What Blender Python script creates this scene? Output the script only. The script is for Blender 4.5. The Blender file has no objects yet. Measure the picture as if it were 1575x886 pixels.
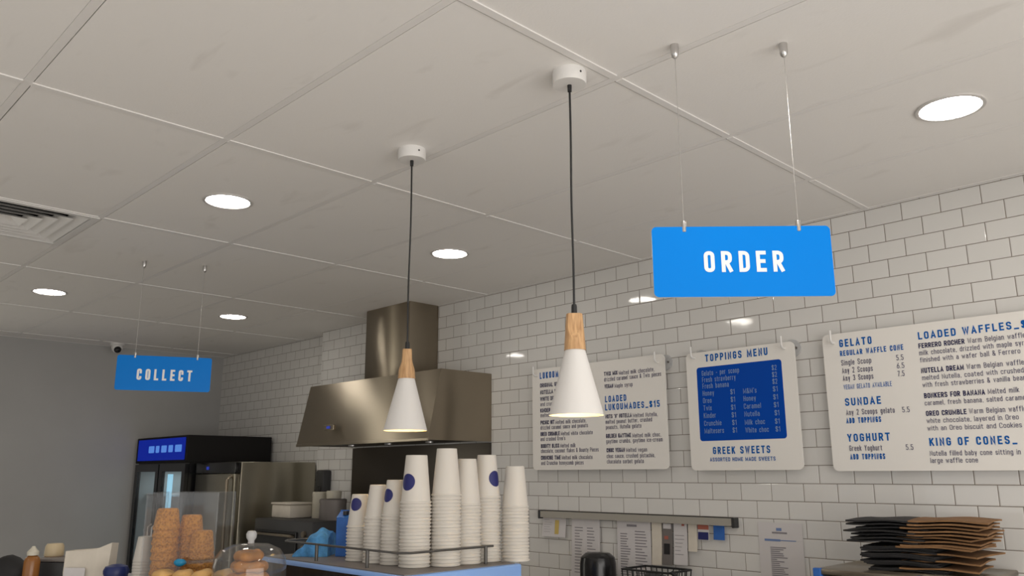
import bpy, bmesh, math, random
from mathutils import Vector, Matrix
random.seed(7)
SC = bpy.context.scene
COL = SC.collection
PI = math.pi

# ---------------------------------------------------------------- camera
cam_data = bpy.data.cameras.new('camera')
cam_data.sensor_width = 36.0
cam_data.lens = 28.794
cam_data.clip_start = 0.05
cam = bpy.data.objects.new('camera', cam_data)
COL.objects.link(cam)
YAW, PITCH, ROLL = math.radians(45.454), math.radians(12.72), math.radians(-0.2203)
_f = Vector((-math.sin(YAW) * math.cos(PITCH), math.cos(YAW) * math.cos(PITCH), math.sin(PITCH)))
_r0 = Vector((math.cos(YAW), math.sin(YAW), 0))
_u0 = _r0.cross(_f)
_r = _r0 * math.cos(ROLL) + _u0 * math.sin(ROLL)
_u = _r.cross(_f)
cam.matrix_world = Matrix(((_r.x, _u.x, -_f.x, 0), (_r.y, _u.y, -_f.y, 0), (_r.z, _u.z, -_f.z, 1.6), (0, 0, 0, 1)))
SC.camera = cam

# ---------------------------------------------------------------- light and exposure
SC.view_settings.view_transform = 'Standard'
SC.view_settings.look = 'None'
SC.view_settings.gamma = 1.0
SC.view_settings.use_curve_mapping = False
SC.view_settings.exposure = 0.0
DAY = 0.35           # daylight outside the shop windows
LAMP = 33.0          # downlight diffusers
WINDOW_W = 110.0      # daylight through the shopfront on the +x side
FRONT_W = 22.0       # daylight through the glazing behind the camera
world = bpy.data.worlds.new('world')
SC.world = world
world.use_nodes = True
bg = world.node_tree.nodes['Background']
bg.inputs['Color'].default_value = (0.92, 0.96, 1.0, 1)
bg.inputs['Strength'].default_value = DAY

def area_light(name, loc, target, sx, sy, power, color):
    d = bpy.data.lights.new(name, 'AREA')
    d.shape = 'RECTANGLE'; d.size = sx; d.size_y = sy; d.energy = power; d.color = color
    o = bpy.data.objects.new(name, d); COL.objects.link(o)
    o.location = loc
    o.rotation_euler = (Vector(target) - Vector(loc)).to_track_quat('-Z', 'Y').to_euler()
    return o
area_light('shopfront_daylight', (2.50, 0.1, 1.30), (-3.0, 0.1, 1.60), 5.2, 1.9, WINDOW_W, (1.0, 0.955, 0.90))
area_light('entrance_daylight', (-1.0, -3.05, 1.3), (-1.6, 3.0, 1.6), 6.0, 2.0, FRONT_W, (1.0, 0.95, 0.89))

# ---------------------------------------------------------------- materials
def new_mat(name):
    m = bpy.data.materials.new(name); m.use_nodes = True
    nt = m.node_tree
    return m, nt, nt.nodes['Principled BSDF']
def mat(name, col, rough=0.5, metal=0.0, spec=0.5, emit=None, estr=0.0, vary=0.0, vscale=8.0, bump=0.0, bscale=60.0, coat=0.0):
    m, nt, b = new_mat(name)
    b.inputs['Base Color'].default_value = (*col, 1)
    b.inputs['Roughness'].default_value = rough
    b.inputs['Metallic'].default_value = metal
    b.inputs['Specular IOR Level'].default_value = spec
    b.inputs['Coat Weight'].default_value = coat
    if emit:
        b.inputs['Emission Color'].default_value = (*emit, 1)
        b.inputs['Emission Strength'].default_value = estr
    if vary or bump:
        tc = nt.nodes.new('ShaderNodeTexCoord')
        n = nt.nodes.new('ShaderNodeTexNoise'); n.inputs['Scale'].default_value = vscale; n.inputs['Detail'].default_value = 5
        nt.links.new(tc.outputs['Object'], n.inputs['Vector'])
        if vary:
            r = nt.nodes.new('ShaderNodeValToRGB')
            r.color_ramp.elements[0].position = 0.3; r.color_ramp.elements[1].position = 0.7
            r.color_ramp.elements[0].color = (*[c * (1 - vary) for c in col], 1)
            r.color_ramp.elements[1].color = (*[min(1, c * (1 + vary)) for c in col], 1)
            nt.links.new(n.outputs['Fac'], r.inputs['Fac'])
            nt.links.new(r.outputs['Color'], b.inputs['Base Color'])
        if bump:
            n2 = nt.nodes.new('ShaderNodeTexNoise'); n2.inputs['Scale'].default_value = bscale; n2.inputs['Detail'].default_value = 3
            nt.links.new(tc.outputs['Object'], n2.inputs['Vector'])
            bp = nt.nodes.new('ShaderNodeBump'); bp.inputs['Strength'].default_value = bump; bp.inputs['Distance'].default_value = 0.01
            nt.links.new(n2.outputs['Fac'], bp.inputs['Height'])
            nt.links.new(bp.outputs['Normal'], b.inputs['Normal'])
    return m

def tile_mat(name):
    m, nt, b = new_mat(name)
    tc = nt.nodes.new('ShaderNodeTexCoord')
    sep = nt.nodes.new('ShaderNodeSeparateXYZ'); nt.links.new(tc.outputs['Object'], sep.inputs[0])
    ax = nt.nodes.new('ShaderNodeMath'); ax.operation = 'ADD'; ax.inputs[1].default_value = 0.886 + 0.0755
    az = nt.nodes.new('ShaderNodeMath'); az.operation = 'ADD'; az.inputs[1].default_value = -2.6205
    nt.links.new(sep.outputs['X'], ax.inputs[0]); nt.links.new(sep.outputs['Z'], az.inputs[0])
    cmb = nt.nodes.new('ShaderNodeCombineXYZ')
    nt.links.new(ax.outputs[0], cmb.inputs['X']); nt.links.new(az.outputs[0], cmb.inputs['Y'])
    br = nt.nodes.new('ShaderNodeTexBrick')
    br.offset = 0.5; br.offset_frequency = 2; br.squash = 1.0
    br.inputs['Scale'].default_value = 1.0
    br.inputs['Brick Width'].default_value = 0.151
    br.inputs['Row Height'].default_value = 0.0765
    br.inputs['Mortar Size'].default_value = 0.0016
    br.inputs['Mortar Smooth'].default_value = 0.25
    br.inputs['Bias'].default_value = 0.0
    br.inputs['Color1'].default_value = (0.70, 0.685, 0.66, 1)
    br.inputs['Color2'].default_value = (0.735, 0.72, 0.695, 1)
    br.inputs['Mortar'].default_value = (0.20, 0.165, 0.135, 1)
    nt.links.new(cmb.outputs[0], br.inputs['Vector'])
    nt.links.new(br.outputs['Color'], b.inputs['Base Color'])
    mr = nt.nodes.new('ShaderNodeMapRange')
    mr.inputs['To Min'].default_value = 0.055; mr.inputs['To Max'].default_value = 0.85
    nt.links.new(br.outputs['Fac'], mr.inputs['Value']); nt.links.new(mr.outputs[0], b.inputs['Roughness'])
    # pillowed tile edge (a wider, softer joint) plus a faint glaze ripple
    br2 = nt.nodes.new('ShaderNodeTexBrick')
    br2.offset = 0.5; br2.offset_frequency = 2; br2.squash = 1.0
    br2.inputs['Scale'].default_value = 1.0
    br2.inputs['Brick Width'].default_value = 0.151; br2.inputs['Row Height'].default_value = 0.0765
    br2.inputs['Mortar Size'].default_value = 0.005; br2.inputs['Mortar Smooth'].default_value = 1.0
    nt.links.new(cmb.outputs[0], br2.inputs['Vector'])
    n = nt.nodes.new('ShaderNodeTexNoise'); n.inputs['Scale'].default_value = 9.0; n.inputs['Detail'].default_value = 1.0
    nt.links.new(tc.outputs['Object'], n.inputs['Vector'])
    inv = nt.nodes.new('ShaderNodeMath'); inv.operation = 'MULTIPLY_ADD'; inv.inputs[1].default_value = -0.0012; inv.inputs[2].default_value = 0.0012
    nt.links.new(br2.outputs['Fac'], inv.inputs[0])
    ad = nt.nodes.new('ShaderNodeMath'); ad.operation = 'MULTIPLY_ADD'; ad.inputs[1].default_value = 0.0006
    nt.links.new(n.outputs['Fac'], ad.inputs[0]); nt.links.new(inv.outputs[0], ad.inputs[2])
    bp = nt.nodes.new('ShaderNodeBump'); bp.inputs['Strength'].default_value = 0.8; bp.inputs['Distance'].default_value = 1.0
    nt.links.new(ad.outputs[0], bp.inputs['Height']); nt.links.new(bp.outputs['Normal'], b.inputs['Normal'])
    return m

def ceiling_mat():
    m, nt, b = new_mat('painted_ceiling_panel')
    b.inputs['Roughness'].default_value = 0.8
    b.inputs['Specular IOR Level'].default_value = 0.25
    tc = nt.nodes.new('ShaderNodeTexCoord')
    mp = nt.nodes.new('ShaderNodeMapping'); mp.inputs['Scale'].default_value = (1.3, 3.8, 1); mp.inputs['Rotation'].default_value = (0, 0, 0.55)
    nt.links.new(tc.outputs['Object'], mp.inputs['Vector'])
    n = nt.nodes.new('ShaderNodeTexNoise'); n.inputs['Scale'].default_value = 2.6; n.inputs['Detail'].default_value = 3.5; n.inputs['Distortion'].default_value = 0.6
    nt.links.new(mp.outputs[0], n.inputs['Vector'])
    r = nt.nodes.new('ShaderNodeValToRGB')
    r.color_ramp.elements[0].position = 0.62; r.color_ramp.elements[0].color = (0.88, 0.86, 0.835, 1)
    r.color_ramp.elements[1].position = 0.82; r.color_ramp.elements[1].color = (0.78, 0.755, 0.725, 1)
    nt.links.new(n.outputs['Fac'], r.inputs['Fac']); nt.links.new(r.outputs['Color'], b.inputs['Base Color'])
    n2 = nt.nodes.new('ShaderNodeTexNoise'); n2.inputs['Scale'].default_value = 160
    nt.links.new(tc.outputs['Object'], n2.inputs['Vector'])
    bp = nt.nodes.new('ShaderNodeBump'); bp.inputs['Strength'].default_value = 0.05; bp.inputs['Distance'].default_value = 0.01
    nt.links.new(n2.outputs['Fac'], bp.inputs['Height']); nt.links.new(bp.outputs['Normal'], b.inputs['Normal'])
    return m

def steel_mat(name, col=(0.36, 0.31, 0.24), rough=0.33, wave=0.13):
    m, nt, b = new_mat(name)
    b.inputs['Base Color'].default_value = (*col, 1); b.inputs['Metallic'].default_value = 1.0
    b.inputs['Anisotropic'].default_value = 1.0; b.inputs['Anisotropic Rotation'].default_value = 0.25
    tg = nt.nodes.new('ShaderNodeTangent'); tg.direction_type = 'RADIAL'; tg.axis = 'Z'; nt.links.new(tg.outputs[0], b.inputs['Tangent'])
    tc = nt.nodes.new('ShaderNodeTexCoord')
    mp = nt.nodes.new('ShaderNodeMapping'); mp.inputs['Scale'].default_value = (3, 3, 260)
    nt.links.new(tc.outputs['Object'], mp.inputs['Vector'])
    n = nt.nodes.new('ShaderNodeTexNoise'); n.inputs['Scale'].default_value = 3; n.inputs['Detail'].default_value = 2
    nt.links.new(mp.outputs[0], n.inputs['Vector'])
    mr = nt.nodes.new('ShaderNodeMapRange'); mr.inputs['To Min'].default_value = rough - 0.06; mr.inputs['To Max'].default_value = rough + 0.08
    nt.links.new(n.outputs['Fac'], mr.inputs['Value']); nt.links.new(mr.outputs[0], b.inputs['Roughness'])
    n2 = nt.nodes.new('ShaderNodeTexNoise'); n2.inputs['Scale'].default_value = 1.6; n2.inputs['Detail'].default_value = 1
    nt.links.new(tc.outputs['Object'], n2.inputs['Vector'])
    bp = nt.nodes.new('ShaderNodeBump'); bp.inputs['Strength'].default_value = wave; bp.inputs['Distance'].default_value = 0.06
    nt.links.new(n2.outputs['Fac'], bp.inputs['Height']); nt.links.new(bp.outputs['Normal'], b.inputs['Normal'])
    return m

def wood_mat():
    m, nt, b = new_mat('pale_oak')
    b.inputs['Roughness'].default_value = 0.5
    tc = nt.nodes.new('ShaderNodeTexCoord')
    mp = nt.nodes.new('ShaderNodeMapping'); mp.inputs['Scale'].default_value = (60, 60, 5)
    nt.links.new(tc.outputs['Object'], mp.inputs['Vector'])
    n = nt.nodes.new('ShaderNodeTexNoise'); n.inputs['Scale'].default_value = 3.0; n.inputs['Detail'].default_value = 4; n.inputs['Distortion'].default_value = 0.7
    nt.links.new(mp.outputs[0], n.inputs['Vector'])
    r = nt.nodes.new('ShaderNodeValToRGB')
    r.color_ramp.elements[0].position = 0.32; r.color_ramp.elements[0].color = (0.43, 0.235, 0.105, 1)
    r.color_ramp.elements[1].position = 0.66; r.color_ramp.elements[1].color = (0.66, 0.41, 0.205, 1)
    nt.links.new(n.outputs['Fac'], r.inputs['Fac']); nt.links.new(r.outputs['Color'], b.inputs['Base Color'])
    return m

def clear_mat(name, tint=(0.95, 0.955, 0.96), gloss=0.14, haze=0.0, rough=0.03):
    m = bpy.data.materials.new(name); m.use_nodes = True
    nt = m.node_tree; nt.nodes.clear()
    out = nt.nodes.new('ShaderNodeOutputMaterial')
    tr = nt.nodes.new('ShaderNodeBsdfTransparent'); tr.inputs['Color'].default_value = (*tint, 1)
    gl = nt.nodes.new('ShaderNodeBsdfGlossy'); gl.inputs['Roughness'].default_value = rough
    lw = nt.nodes.new('ShaderNodeLayerWeight'); lw.inputs['Blend'].default_value = 0.5
    pw = nt.nodes.new('ShaderNodeMath'); pw.operation = 'POWER'; pw.inputs[1].default_value = 4.0
    nt.links.new(lw.outputs['Facing'], pw.inputs[0])
    mul = nt.nodes.new('ShaderNodeMath'); mul.operation = 'MULTIPLY_ADD'; mul.inputs[1].default_value = 0.6; mul.inputs[2].default_value = gloss * 0.25
    nt.links.new(pw.outputs[0], mul.inputs[0])
    mx = nt.nodes.new('ShaderNodeMixShader')
    nt.links.new(mul.outputs[0], mx.inputs[0]); nt.links.new(tr.outputs[0], mx.inputs[1]); nt.links.new(gl.outputs[0], mx.inputs[2])
    last = mx
    if haze:
        df = nt.nodes.new('ShaderNodeBsdfDiffuse'); df.inputs['Color'].default_value = (0.8, 0.8, 0.8, 1)
        m2 = nt.nodes.new('ShaderNodeMixShader'); m2.inputs[0].default_value = haze
        nt.links.new(mx.outputs[0], m2.inputs[1]); nt.links.new(df.outputs[0], m2.inputs[2]); last = m2
    nt.links.new(last.outputs[0], out.inputs['Surface'])
    return m

def waffle_mat():
    m, nt, b = new_mat('waffle')
    b.inputs['Roughness'].default_value = 0.6
    tc = nt.nodes.new('ShaderNodeTexCoord')
    v = nt.nodes.new('ShaderNodeTexVoronoi'); v.inputs['Scale'].default_value = 130
    nt.links.new(tc.outputs['Object'], v.inputs['Vector'])
    r = nt.nodes.new('ShaderNodeValToRGB')
    r.color_ramp.elements[0].color = (0.36, 0.118, 0.012, 1); r.color_ramp.elements[1].color = (0.70, 0.295, 0.040, 1); r.color_ramp.elements[1].position = 0.7
    nt.links.new(v.outputs['Distance'], r.inputs['Fac']); nt.links.new(r.outputs['Color'], b.inputs['Base Color'])
    bp = nt.nodes.new('ShaderNodeBump'); bp.inputs['Strength'].default_value = 0.6; bp.inputs['Distance'].default_value = 0.01
    nt.links.new(v.outputs['Distance'], bp.inputs['Height']); nt.links.new(bp.outputs['Normal'], b.inputs['Normal'])
    return m

M = {
 'tile': tile_mat('glazed_metro_tile'),
 'ceiling': ceiling_mat(),
 'tee': mat('white_grid', (0.86, 0.84, 0.82), 0.45),
 'grey_wall': mat('grey_wall_paint', (0.46, 0.455, 0.445), 0.65, vary=0.03, vscale=3),
 'plain_wall': mat('plain_wall_paint', (0.62, 0.60, 0.57), 0.7),
 'floor': mat('floor_tile_grey', (0.62, 0.585, 0.545), 0.45, vary=0.05, vscale=4),
 'ring': mat('downlight_ring', (0.60, 0.58, 0.56), 0.5),
 'white_metal': mat('white_powder_coat', (0.80, 0.785, 0.765), 0.42, bump=0.02, bscale=500),
 'shade': mat('white_lamp_shade', (0.74, 0.72, 0.70), 0.5, bump=0.03, bscale=400),
 'shade_glow': mat('warm_glow_shade_inside', (0.95, 0.86, 0.66), 0.6),  # the bulb's warm glow is put into this inside colour
 'wood': wood_mat(),
 'black': mat('black_rubber', (0.012, 0.012, 0.013), 0.45),
 'black_gloss': mat('black_gloss', (0.008, 0.008, 0.009), 0.22),
 'black_matt': mat('black_matt', (0.012, 0.011, 0.011), 0.75, spec=0.2),
 'charcoal': mat('charcoal_plastic', (0.035, 0.035, 0.037), 0.5),
 'chrome': mat('satin_nickel', (0.62, 0.61, 0.60), 0.28, 1.0),
 'steel': steel_mat('brushed_steel'),
 'rail_grey': mat('grey_anodised_rail', (0.40, 0.375, 0.33), 0.5, 0.2),
 'rail_dark': mat('dark_wire', (0.10, 0.095, 0.09), 0.4, 0.6),
 'dark_steel': steel_mat('dark_brushed_steel', (0.13, 0.115, 0.10), 0.40, 0.1),
 'fridge_steel': steel_mat('fridge_steel', (0.52, 0.49, 0.40), 0.38, 0.25),
 'order_blue': mat('bright_blue_acrylic', (0.0, 0.215, 0.74), 0.32, spec=0.12),
 'collect_blue': mat('blue_acrylic', (0.0, 0.215, 0.74), 0.25, spec=0.15),
 'sign_edge': mat('pale_acrylic_edge', (0.85, 0.85, 0.84), 0.2),
 'vinyl_white': mat('white_vinyl', (0.9, 0.885, 0.87), 0.4),
 'board': mat('white_menu_acrylic', (0.84, 0.81, 0.765), 0.25),
 'board_blue': mat('menu_blue_vinyl', (0.0, 0.060, 0.40), 0.4, spec=0.12),
 'ink_blue': mat('blue_ink', (0.0, 0.105, 0.41), 0.5, spec=0.15),
 'ink_navy': mat('navy_ink', (0.008, 0.008, 0.070), 0.5, spec=0.15),
 'ink_soft': mat('soft_navy_ink', (0.060, 0.052, 0.125), 0.45),
 'ink_pale': mat('pale_blue_ink', (0.24, 0.35, 0.52), 0.4),
 'clear': clear_mat('clear_acrylic', haze=0.42),
 'acrylic_case': clear_mat('hazy_acrylic_case', haze=0.012),
 'glass': clear_mat('glass', haze=0.025),
 'window_glass': clear_mat('window_glass', (0.97, 0.98, 0.98), 0.05),
 'paper_cup': mat('white_paper_cup', (0.61, 0.575, 0.525), 0.6),
 'logo_navy': mat('navy_print', (0.012, 0.014, 0.12), 0.5),
 'machine_blue': mat('light_blue_enamel', (0.20, 0.36, 0.72), 0.3),
 'royal_blue': mat('royal_blue_plastic', (0.025, 0.13, 0.46), 0.5, vary=0.15, vscale=30),
 'cloth_blue': mat('blue_cleaning_cloth', (0.075, 0.27, 0.56), 0.9, vary=0.3, vscale=40, bump=0.4, bscale=60),
 'dark_blue': mat('dark_blue_plastic', (0.008, 0.02, 0.12), 0.4),
 'paper': mat('white_paper', (0.66, 0.63, 0.63), 0.8),
 'paper_warm': mat('cream_paper', (0.70, 0.64, 0.55), 0.8, vary=0.05, vscale=20),
 'print_grey': mat('grey_print', (0.26, 0.24, 0.26), 0.8),
 'print_blue': mat('blue_print', (0.16, 0.24, 0.46), 0.8),
 'print_red': mat('red_print', (0.42, 0.13, 0.09), 0.7),
 'print_yellow': mat('yellow_print', (0.62, 0.46, 0.14), 0.7),
 'kraft': mat('kraft_paper', (0.24, 0.125, 0.052), 0.85, vary=0.25, vscale=14),
 'black_paper': mat('black_paper', (0.014, 0.013, 0.014), 0.7, vary=0.3, vscale=14),
 'waffle': waffle_mat(),
 'pastry': mat('baked_pastry', (0.40, 0.155, 0.022), 0.5, vary=0.35, vscale=22, bump=0.5, bscale=40),
 'pastry_pale': mat('pale_pastry', (0.60, 0.36, 0.13), 0.55, vary=0.35, vscale=18, bump=0.5, bscale=40),
 'caramel': mat('caramel_syrup', (0.28, 0.11, 0.025), 0.25),
 'cream_cap': mat('cream_plastic', (0.62, 0.50, 0.32), 0.45),
 'pale_cap': mat('pale_plastic', (0.60, 0.56, 0.46), 0.45),
 'cyan': mat('turquoise_plastic', (0.01, 0.27, 0.52), 0.35),
 'tin': mat('grey_tin', (0.20, 0.18, 0.17), 0.5, 0.3),
 'stone': mat('pale_counter_stone', (0.60, 0.57, 0.53), 0.25, vary=0.06, vscale=20),
 'counter_front': mat('white_counter_panel', (0.66, 0.64, 0.62), 0.5),
 'lamp': mat('lit_diffuser', (0.9, 0.9, 0.9), 0.4, emit=(1.0, 0.945, 0.86), estr=LAMP),
 'bulb': mat('warm_bulb', (0.9, 0.8, 0.6), 0.4, emit=(1.0, 0.74, 0.36), estr=40.0),
 'screen': mat('lit_blue_header', (0.002, 0.003, 0.02), 0.5, spec=0.1, emit=(0.002, 0.014, 0.25), estr=0.95),
 'screen_text': mat('lit_header_lettering', (0.02, 0.04, 0.1), 0.5, emit=(0.085, 0.24, 0.72), estr=0.85),
 'led': mat('blue_led', (0.01, 0.02, 0.2), 0.4, emit=(0.02, 0.045, 0.42), estr=0.6),
 'interior': mat('fridge_interior', (0.55, 0.58, 0.57), 0.5),
 'cold_tube': mat('fridge_lamp', (0.4, 0.6, 0.7), 0.4, emit=(0.22, 0.45, 0.58), estr=1.6),
 'can': mat('drink_can', (0.20, 0.22, 0.24), 0.35),
}

# ---------------------------------------------------------------- helpers
def link(name, me, m, parent=None, loc=None, rotz=0.0):
    if m is not None:
        for mm in (m if isinstance(m, (list, tuple)) else [m]):
            me.materials.append(M[mm] if isinstance(mm, str) else mm)
    me.name = name
    o = bpy.data.objects.new(name, me); COL.objects.link(o)
    if parent: o.parent = parent
    if loc is not None: o.location = loc
    if rotz: o.rotation_euler = (0, 0, rotz)
    return o
def fin(name, bm, m, parent=None, smooth=False, loc=None, rotz=0.0):
    bmesh.ops.recalc_face_normals(bm, faces=bm.faces)
    me = bpy.data.meshes.new(name); bm.to_mesh(me); bm.free()
    if smooth:
        for p in me.polygons: p.use_smooth = True
        try: me.set_sharp_from_angle(angle=math.radians(38))
        except Exception: pass
    return link(name, me, m, parent, loc, rotz)
def thing(name, label, cat, loc=(0, 0, 0), rotz=0.0, group=None):
    o = bpy.data.objects.new(name, None); COL.objects.link(o)
    o.empty_display_size = 0.05
    o.location = loc; o.rotation_euler = (0, 0, rotz)
    return tag(o, label, cat, group)
def tag(o, label, cat, group=None):
    o['label'] = label; o['category'] = cat
    if group: o['group'] = group
    return o
def struct(o):
    o['kind'] = 'structure'; return o
def box(bm, x0, x1, y0, y1, z0, z1, bev=0.0, seg=2):
    vs = [bm.verts.new(p) for p in ((x0,y0,z0),(x1,y0,z0),(x1,y1,z0),(x0,y1,z0),(x0,y0,z1),(x1,y0,z1),(x1,y1,z1),(x0,y1,z1))]
    fs = [bm.faces.new([vs[i] for i in q]) for q in ((0,3,2,1),(4,5,6,7),(0,1,5,4),(1,2,6,5),(2,3,7,6),(3,0,4,7))]
    if bev:
        es = list({e for f in fs for e in f.edges})
        bmesh.ops.bevel(bm, geom=es, offset=bev, segments=seg, profile=0.5, affect='EDGES')
    return bm
def nb(): return bmesh.new()
def boxo(name, dims, m, parent=None, bev=0.0, smooth=False):
    return fin(name, box(nb(), *dims, bev), m, parent, smooth)
def lathe(bm, prof, seg=40, cx=0.0, cy=0.0, clamp=None):
    rings = []
    for (r, z) in prof:
        if r < 1e-6: rings.append([bm.verts.new((cx, cy, z))])
        else:
            ring = []
            for k in range(seg):
                a = 2 * PI * k / seg
                x, y = r * math.cos(a), r * math.sin(a)
                if clamp: y = max(-clamp(z), min(clamp(z), y))
                ring.append(bm.verts.new((cx + x, cy + y, z)))
            rings.append(ring)
    for a, b in zip(rings, rings[1:]):
        if len(a) == 1 and len(b) == 1: continue
        for k in range(seg):
            k2 = (k + 1) % seg
            if len(a) == 1: bm.faces.new((a[0], b[k], b[k2]))
            elif len(b) == 1: bm.faces.new((a[k], a[k2], b[0]))
            else: bm.faces.new((a[k], a[k2], b[k2], b[k]))
    return bm
def tube(bm, pts, r, seg=8):
    pts = [Vector(p) for p in pts]; rings = []
    prev = None
    for i, p in enumerate(pts):
        d = (pts[min(i + 1, len(pts) - 1)] - pts[max(i - 1, 0)]).normalized()
        n = prev if prev is not None else (Vector((0, 0, 1)) if abs(d.z) < 0.9 else Vector((1, 0, 0)))
        n = (n - d * n.dot(d)).normalized(); prev = n
        b = d.cross(n)
        rr = r(i / (len(pts) - 1)) if callable(r) else r
        rings.append([bm.verts.new(p + n * (rr * math.cos(2 * PI * k / seg)) + b * (rr * math.sin(2 * PI * k / seg))) for k in range(seg)])
    for a, b in zip(rings, rings[1:]):
        for k in range(seg): bm.faces.new((a[k], a[(k + 1) % seg], b[(k + 1) % seg], b[k]))
    bm.faces.new(rings[0][::-1]); bm.faces.new(rings[-1])
    return bm
def round_rect(x0, x1, z0, z1, r, n=6):
    pts = []
    for cx, cz, a0 in ((x1 - r, z1 - r, 0), (x0 + r, z1 - r, 90), (x0 + r, z0 + r, 180), (x1 - r, z0 + r, 270)):
        for k in range(n + 1):
            a = math.radians(a0 + 90 * k / n); pts.append((cx + r * math.cos(a), cz + r * math.sin(a)))
    return pts
def plate(bm, outline, y0, y1, side_mat=None):
    """outline in (x,z), extruded from y0 (front) to y1 (back)"""
    a = [bm.verts.new((x, y0, z)) for x, z in outline]; b = [bm.verts.new((x, y1, z)) for x, z in outline]
    bm.faces.new(a); bm.faces.new(b[::-1])
    n = len(a)
    for k in range(n):
        f = bm.faces.new((a[k], b[k], b[(k + 1) % n], a[(k + 1) % n]))
        if side_mat is not None: f.material_index = side_mat
    return bm
def blob(bm, c, rx, ry, rz, seed=0, amp=0.12, sub=3):
    rnd = random.Random(seed)
    res = bmesh.ops.create_icosphere(bm, subdivisions=sub, radius=1.0)
    ph = [rnd.uniform(0, 6.3) for _ in range(6)]
    for v in res['verts']:
        p = v.co
        w = 1 + amp * (math.sin(3.1 * p.x + ph[0]) * math.sin(2.7 * p.y + ph[1]) + 0.6 * math.sin(5.3 * p.z + ph[2]) * math.sin(4.6 * p.x + ph[3]))
        v.co = Vector((c[0] + p.x * rx * w, c[1] + p.y * ry * w, c[2] + p.z * rz * w))
    return bm

# ---------------------------------------------------------------- stroke lettering (condensed grotesque)
_O = '0,100r 36,100r 36,0r 0,0r c'
GL = {
 'A': '0,0 20,100 40,0|11,27 29,27', 'B': '0,0 0,100|0,100 34,100r 34,53r 0,53|0,53 36,53r 36,0r 0,0',
 'C': '36,70 36,100r 0,100r 0,0r 36,0r 36,30', 'D': '0,0 0,100 36,100r 36,0r c', 'E': '32,100 0,100 0,0 32,0|0,51 28,51',
 'F': '32,100 0,100 0,0|0,50 28,50', 'G': '36,72 36,100r 0,100r 0,0r 36,0r 36,49 25,49', 'H': '0,0 0,100|36,0 36,100|0,51 36,51',
 'I': '0,0 0,100', 'J': '24,100 24,0r 0,0r 0,25', 'K': '0,0 0,100|36,100 0,40|13,60 37,0', 'L': '0,100 0,0 30,0',
 'M': '0,0 0,100 27,14 54,100 54,0', 'N': '0,0 0,100 36,0 36,100', 'O': _O, 'P': '0,0 0,100|0,100 36,100r 36,46r 0,46',
 'Q': _O + '|22,20 38,-6', 'R': '0,0 0,100|0,100 36,100r 36,46r 0,46|20,40 37,0', 'S': '36,72 36,100r 0,100r 0,54r 36,46r 36,0r 0,0r 0,28',
 'T': '0,100 40,100|20,100 20,0', 'U': '0,100 0,0r 36,0r 36,100', 'V': '0,100 20,0 40,100', 'W': '0,100 14,0 28,92 42,0 56,100',
 'X': '0,0 38,100|0,100 38,0', 'Y': '0,100 19,45 38,100|19,45 19,0', 'Z': '0,100 34,100 0,0 34,0',
 '0': _O, '1': '0,80 16,100 16,0', '2': '0,72 0,100r 34,100r 34,60r 0,0 36,0', '3': '0,75 0,100r 34,100r 34,53r 14,53|14,53 36,53r 36,0r 0,0r 0,25',
 '5': '33,100 2,100 2,58 36,58r 36,0r 0,0r 0,22', '6': '28,100 0,38r 0,0r 36,0r 36,55r 18,55|18,55 4,55', '7': '0,100 36,100 12,0',
 '$': '36,72 36,100r 0,100r 0,54r 36,46r 36,0r 0,0r 0,28|18,-10 18,110', '_': '0,-6 34,-6', '-': '6,42 22,42', '.': '3,0 3,1', ',': '3,2 1,-8',
 "'": '2,84 2,98', '&': '38,0 4,72|4,72 4,100r 28,100r 28,70r 0,40r 0,0r 30,0r 36,42',
 'a': '2,54 2,70r 30,70r 30,0|30,40 0,40r 0,0r 30,0r 30,30', 'b': '0,100 0,0|0,18 0,0r 30,0r 30,70r 0,70r 0,52',
 'c': '30,48 30,70r 0,70r 0,0r 30,0r 30,22', 'd': '30,100 30,0|30,18 30,0r 0,0r 0,70r 30,70r 30,52', 'e': '0,36 30,36|30,36 30,70r 0,70r 0,0r 30,0r 30,18',
 'f': '8,0 8,100r 24,100|0,70 22,70', 'g': '30,70 30,-28r 2,-28|30,18 30,0r 0,0r 0,70r 30,70r 30,52', 'h': '0,0 0,100|0,50 0,70r 30,70r 30,0',
 'i': '0,0 0,70|0,93 0,96', 'j': '6,70 6,-28r -4,-28', 'k': '0,0 0,100|28,70 0,26|9,42 30,0', 'l': '0,0 0,100',
 'm': '0,0 0,70|0,50 0,70r 26,70r 26,0|26,50 26,70r 52,70r 52,0', 'n': '0,0 0,70|0,50 0,70r 30,70r 30,0', 'o': '0,70r 30,70r 30,0r 0,0r c',
 'p': '0,-28 0,70|0,18 0,0r 30,0r 30,70r 0,70r 0,52', 'q': '30,-28 30,70|30,18 30,0r 0,0r 0,70r 30,70r 30,52', 'r': '0,0 0,70|0,48 0,70r 20,70',
 's': '28,52 28,70r 0,70r 0,38r 28,32r 28,0r 0,0r 0,18', 't': '8,96 8,0r 22,0|0,70 22,70', 'u': '0,70 0,0r 30,0r 30,20|30,70 30,0',
 'v': '0,70 15,0 30,70', 'w': '0,70 11,0 22,62 33,0 44,70', 'x': '0,0 28,70|0,70 28,0', 'y': '0,70 15,2|30,70 12,-28', 'z': '0,70 28,70 0,0 28,0',
}
STYLE = {'H': (0.185, 0.25), 'h': (0.175, 0.18), 'B': (0.18, 0.11), 'T': (0.112, 0.14), 'v': (0.105, 0.12), 'W': (0.10, 0.16), 'S': (0.178, 0.31)}
def glyph_paths(ch):
    out = []
    for st in GL[ch].split('|'):
        closed = False; pts = []
        for tk in st.split():
            if tk == 'c': closed = True; continue
            rd = tk.endswith('r'); x, y = tk.rstrip('r').split(',')
            pts.append((float(x) / 100, float(y) / 100, rd))
        out.append((pts, closed))
    return out
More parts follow.
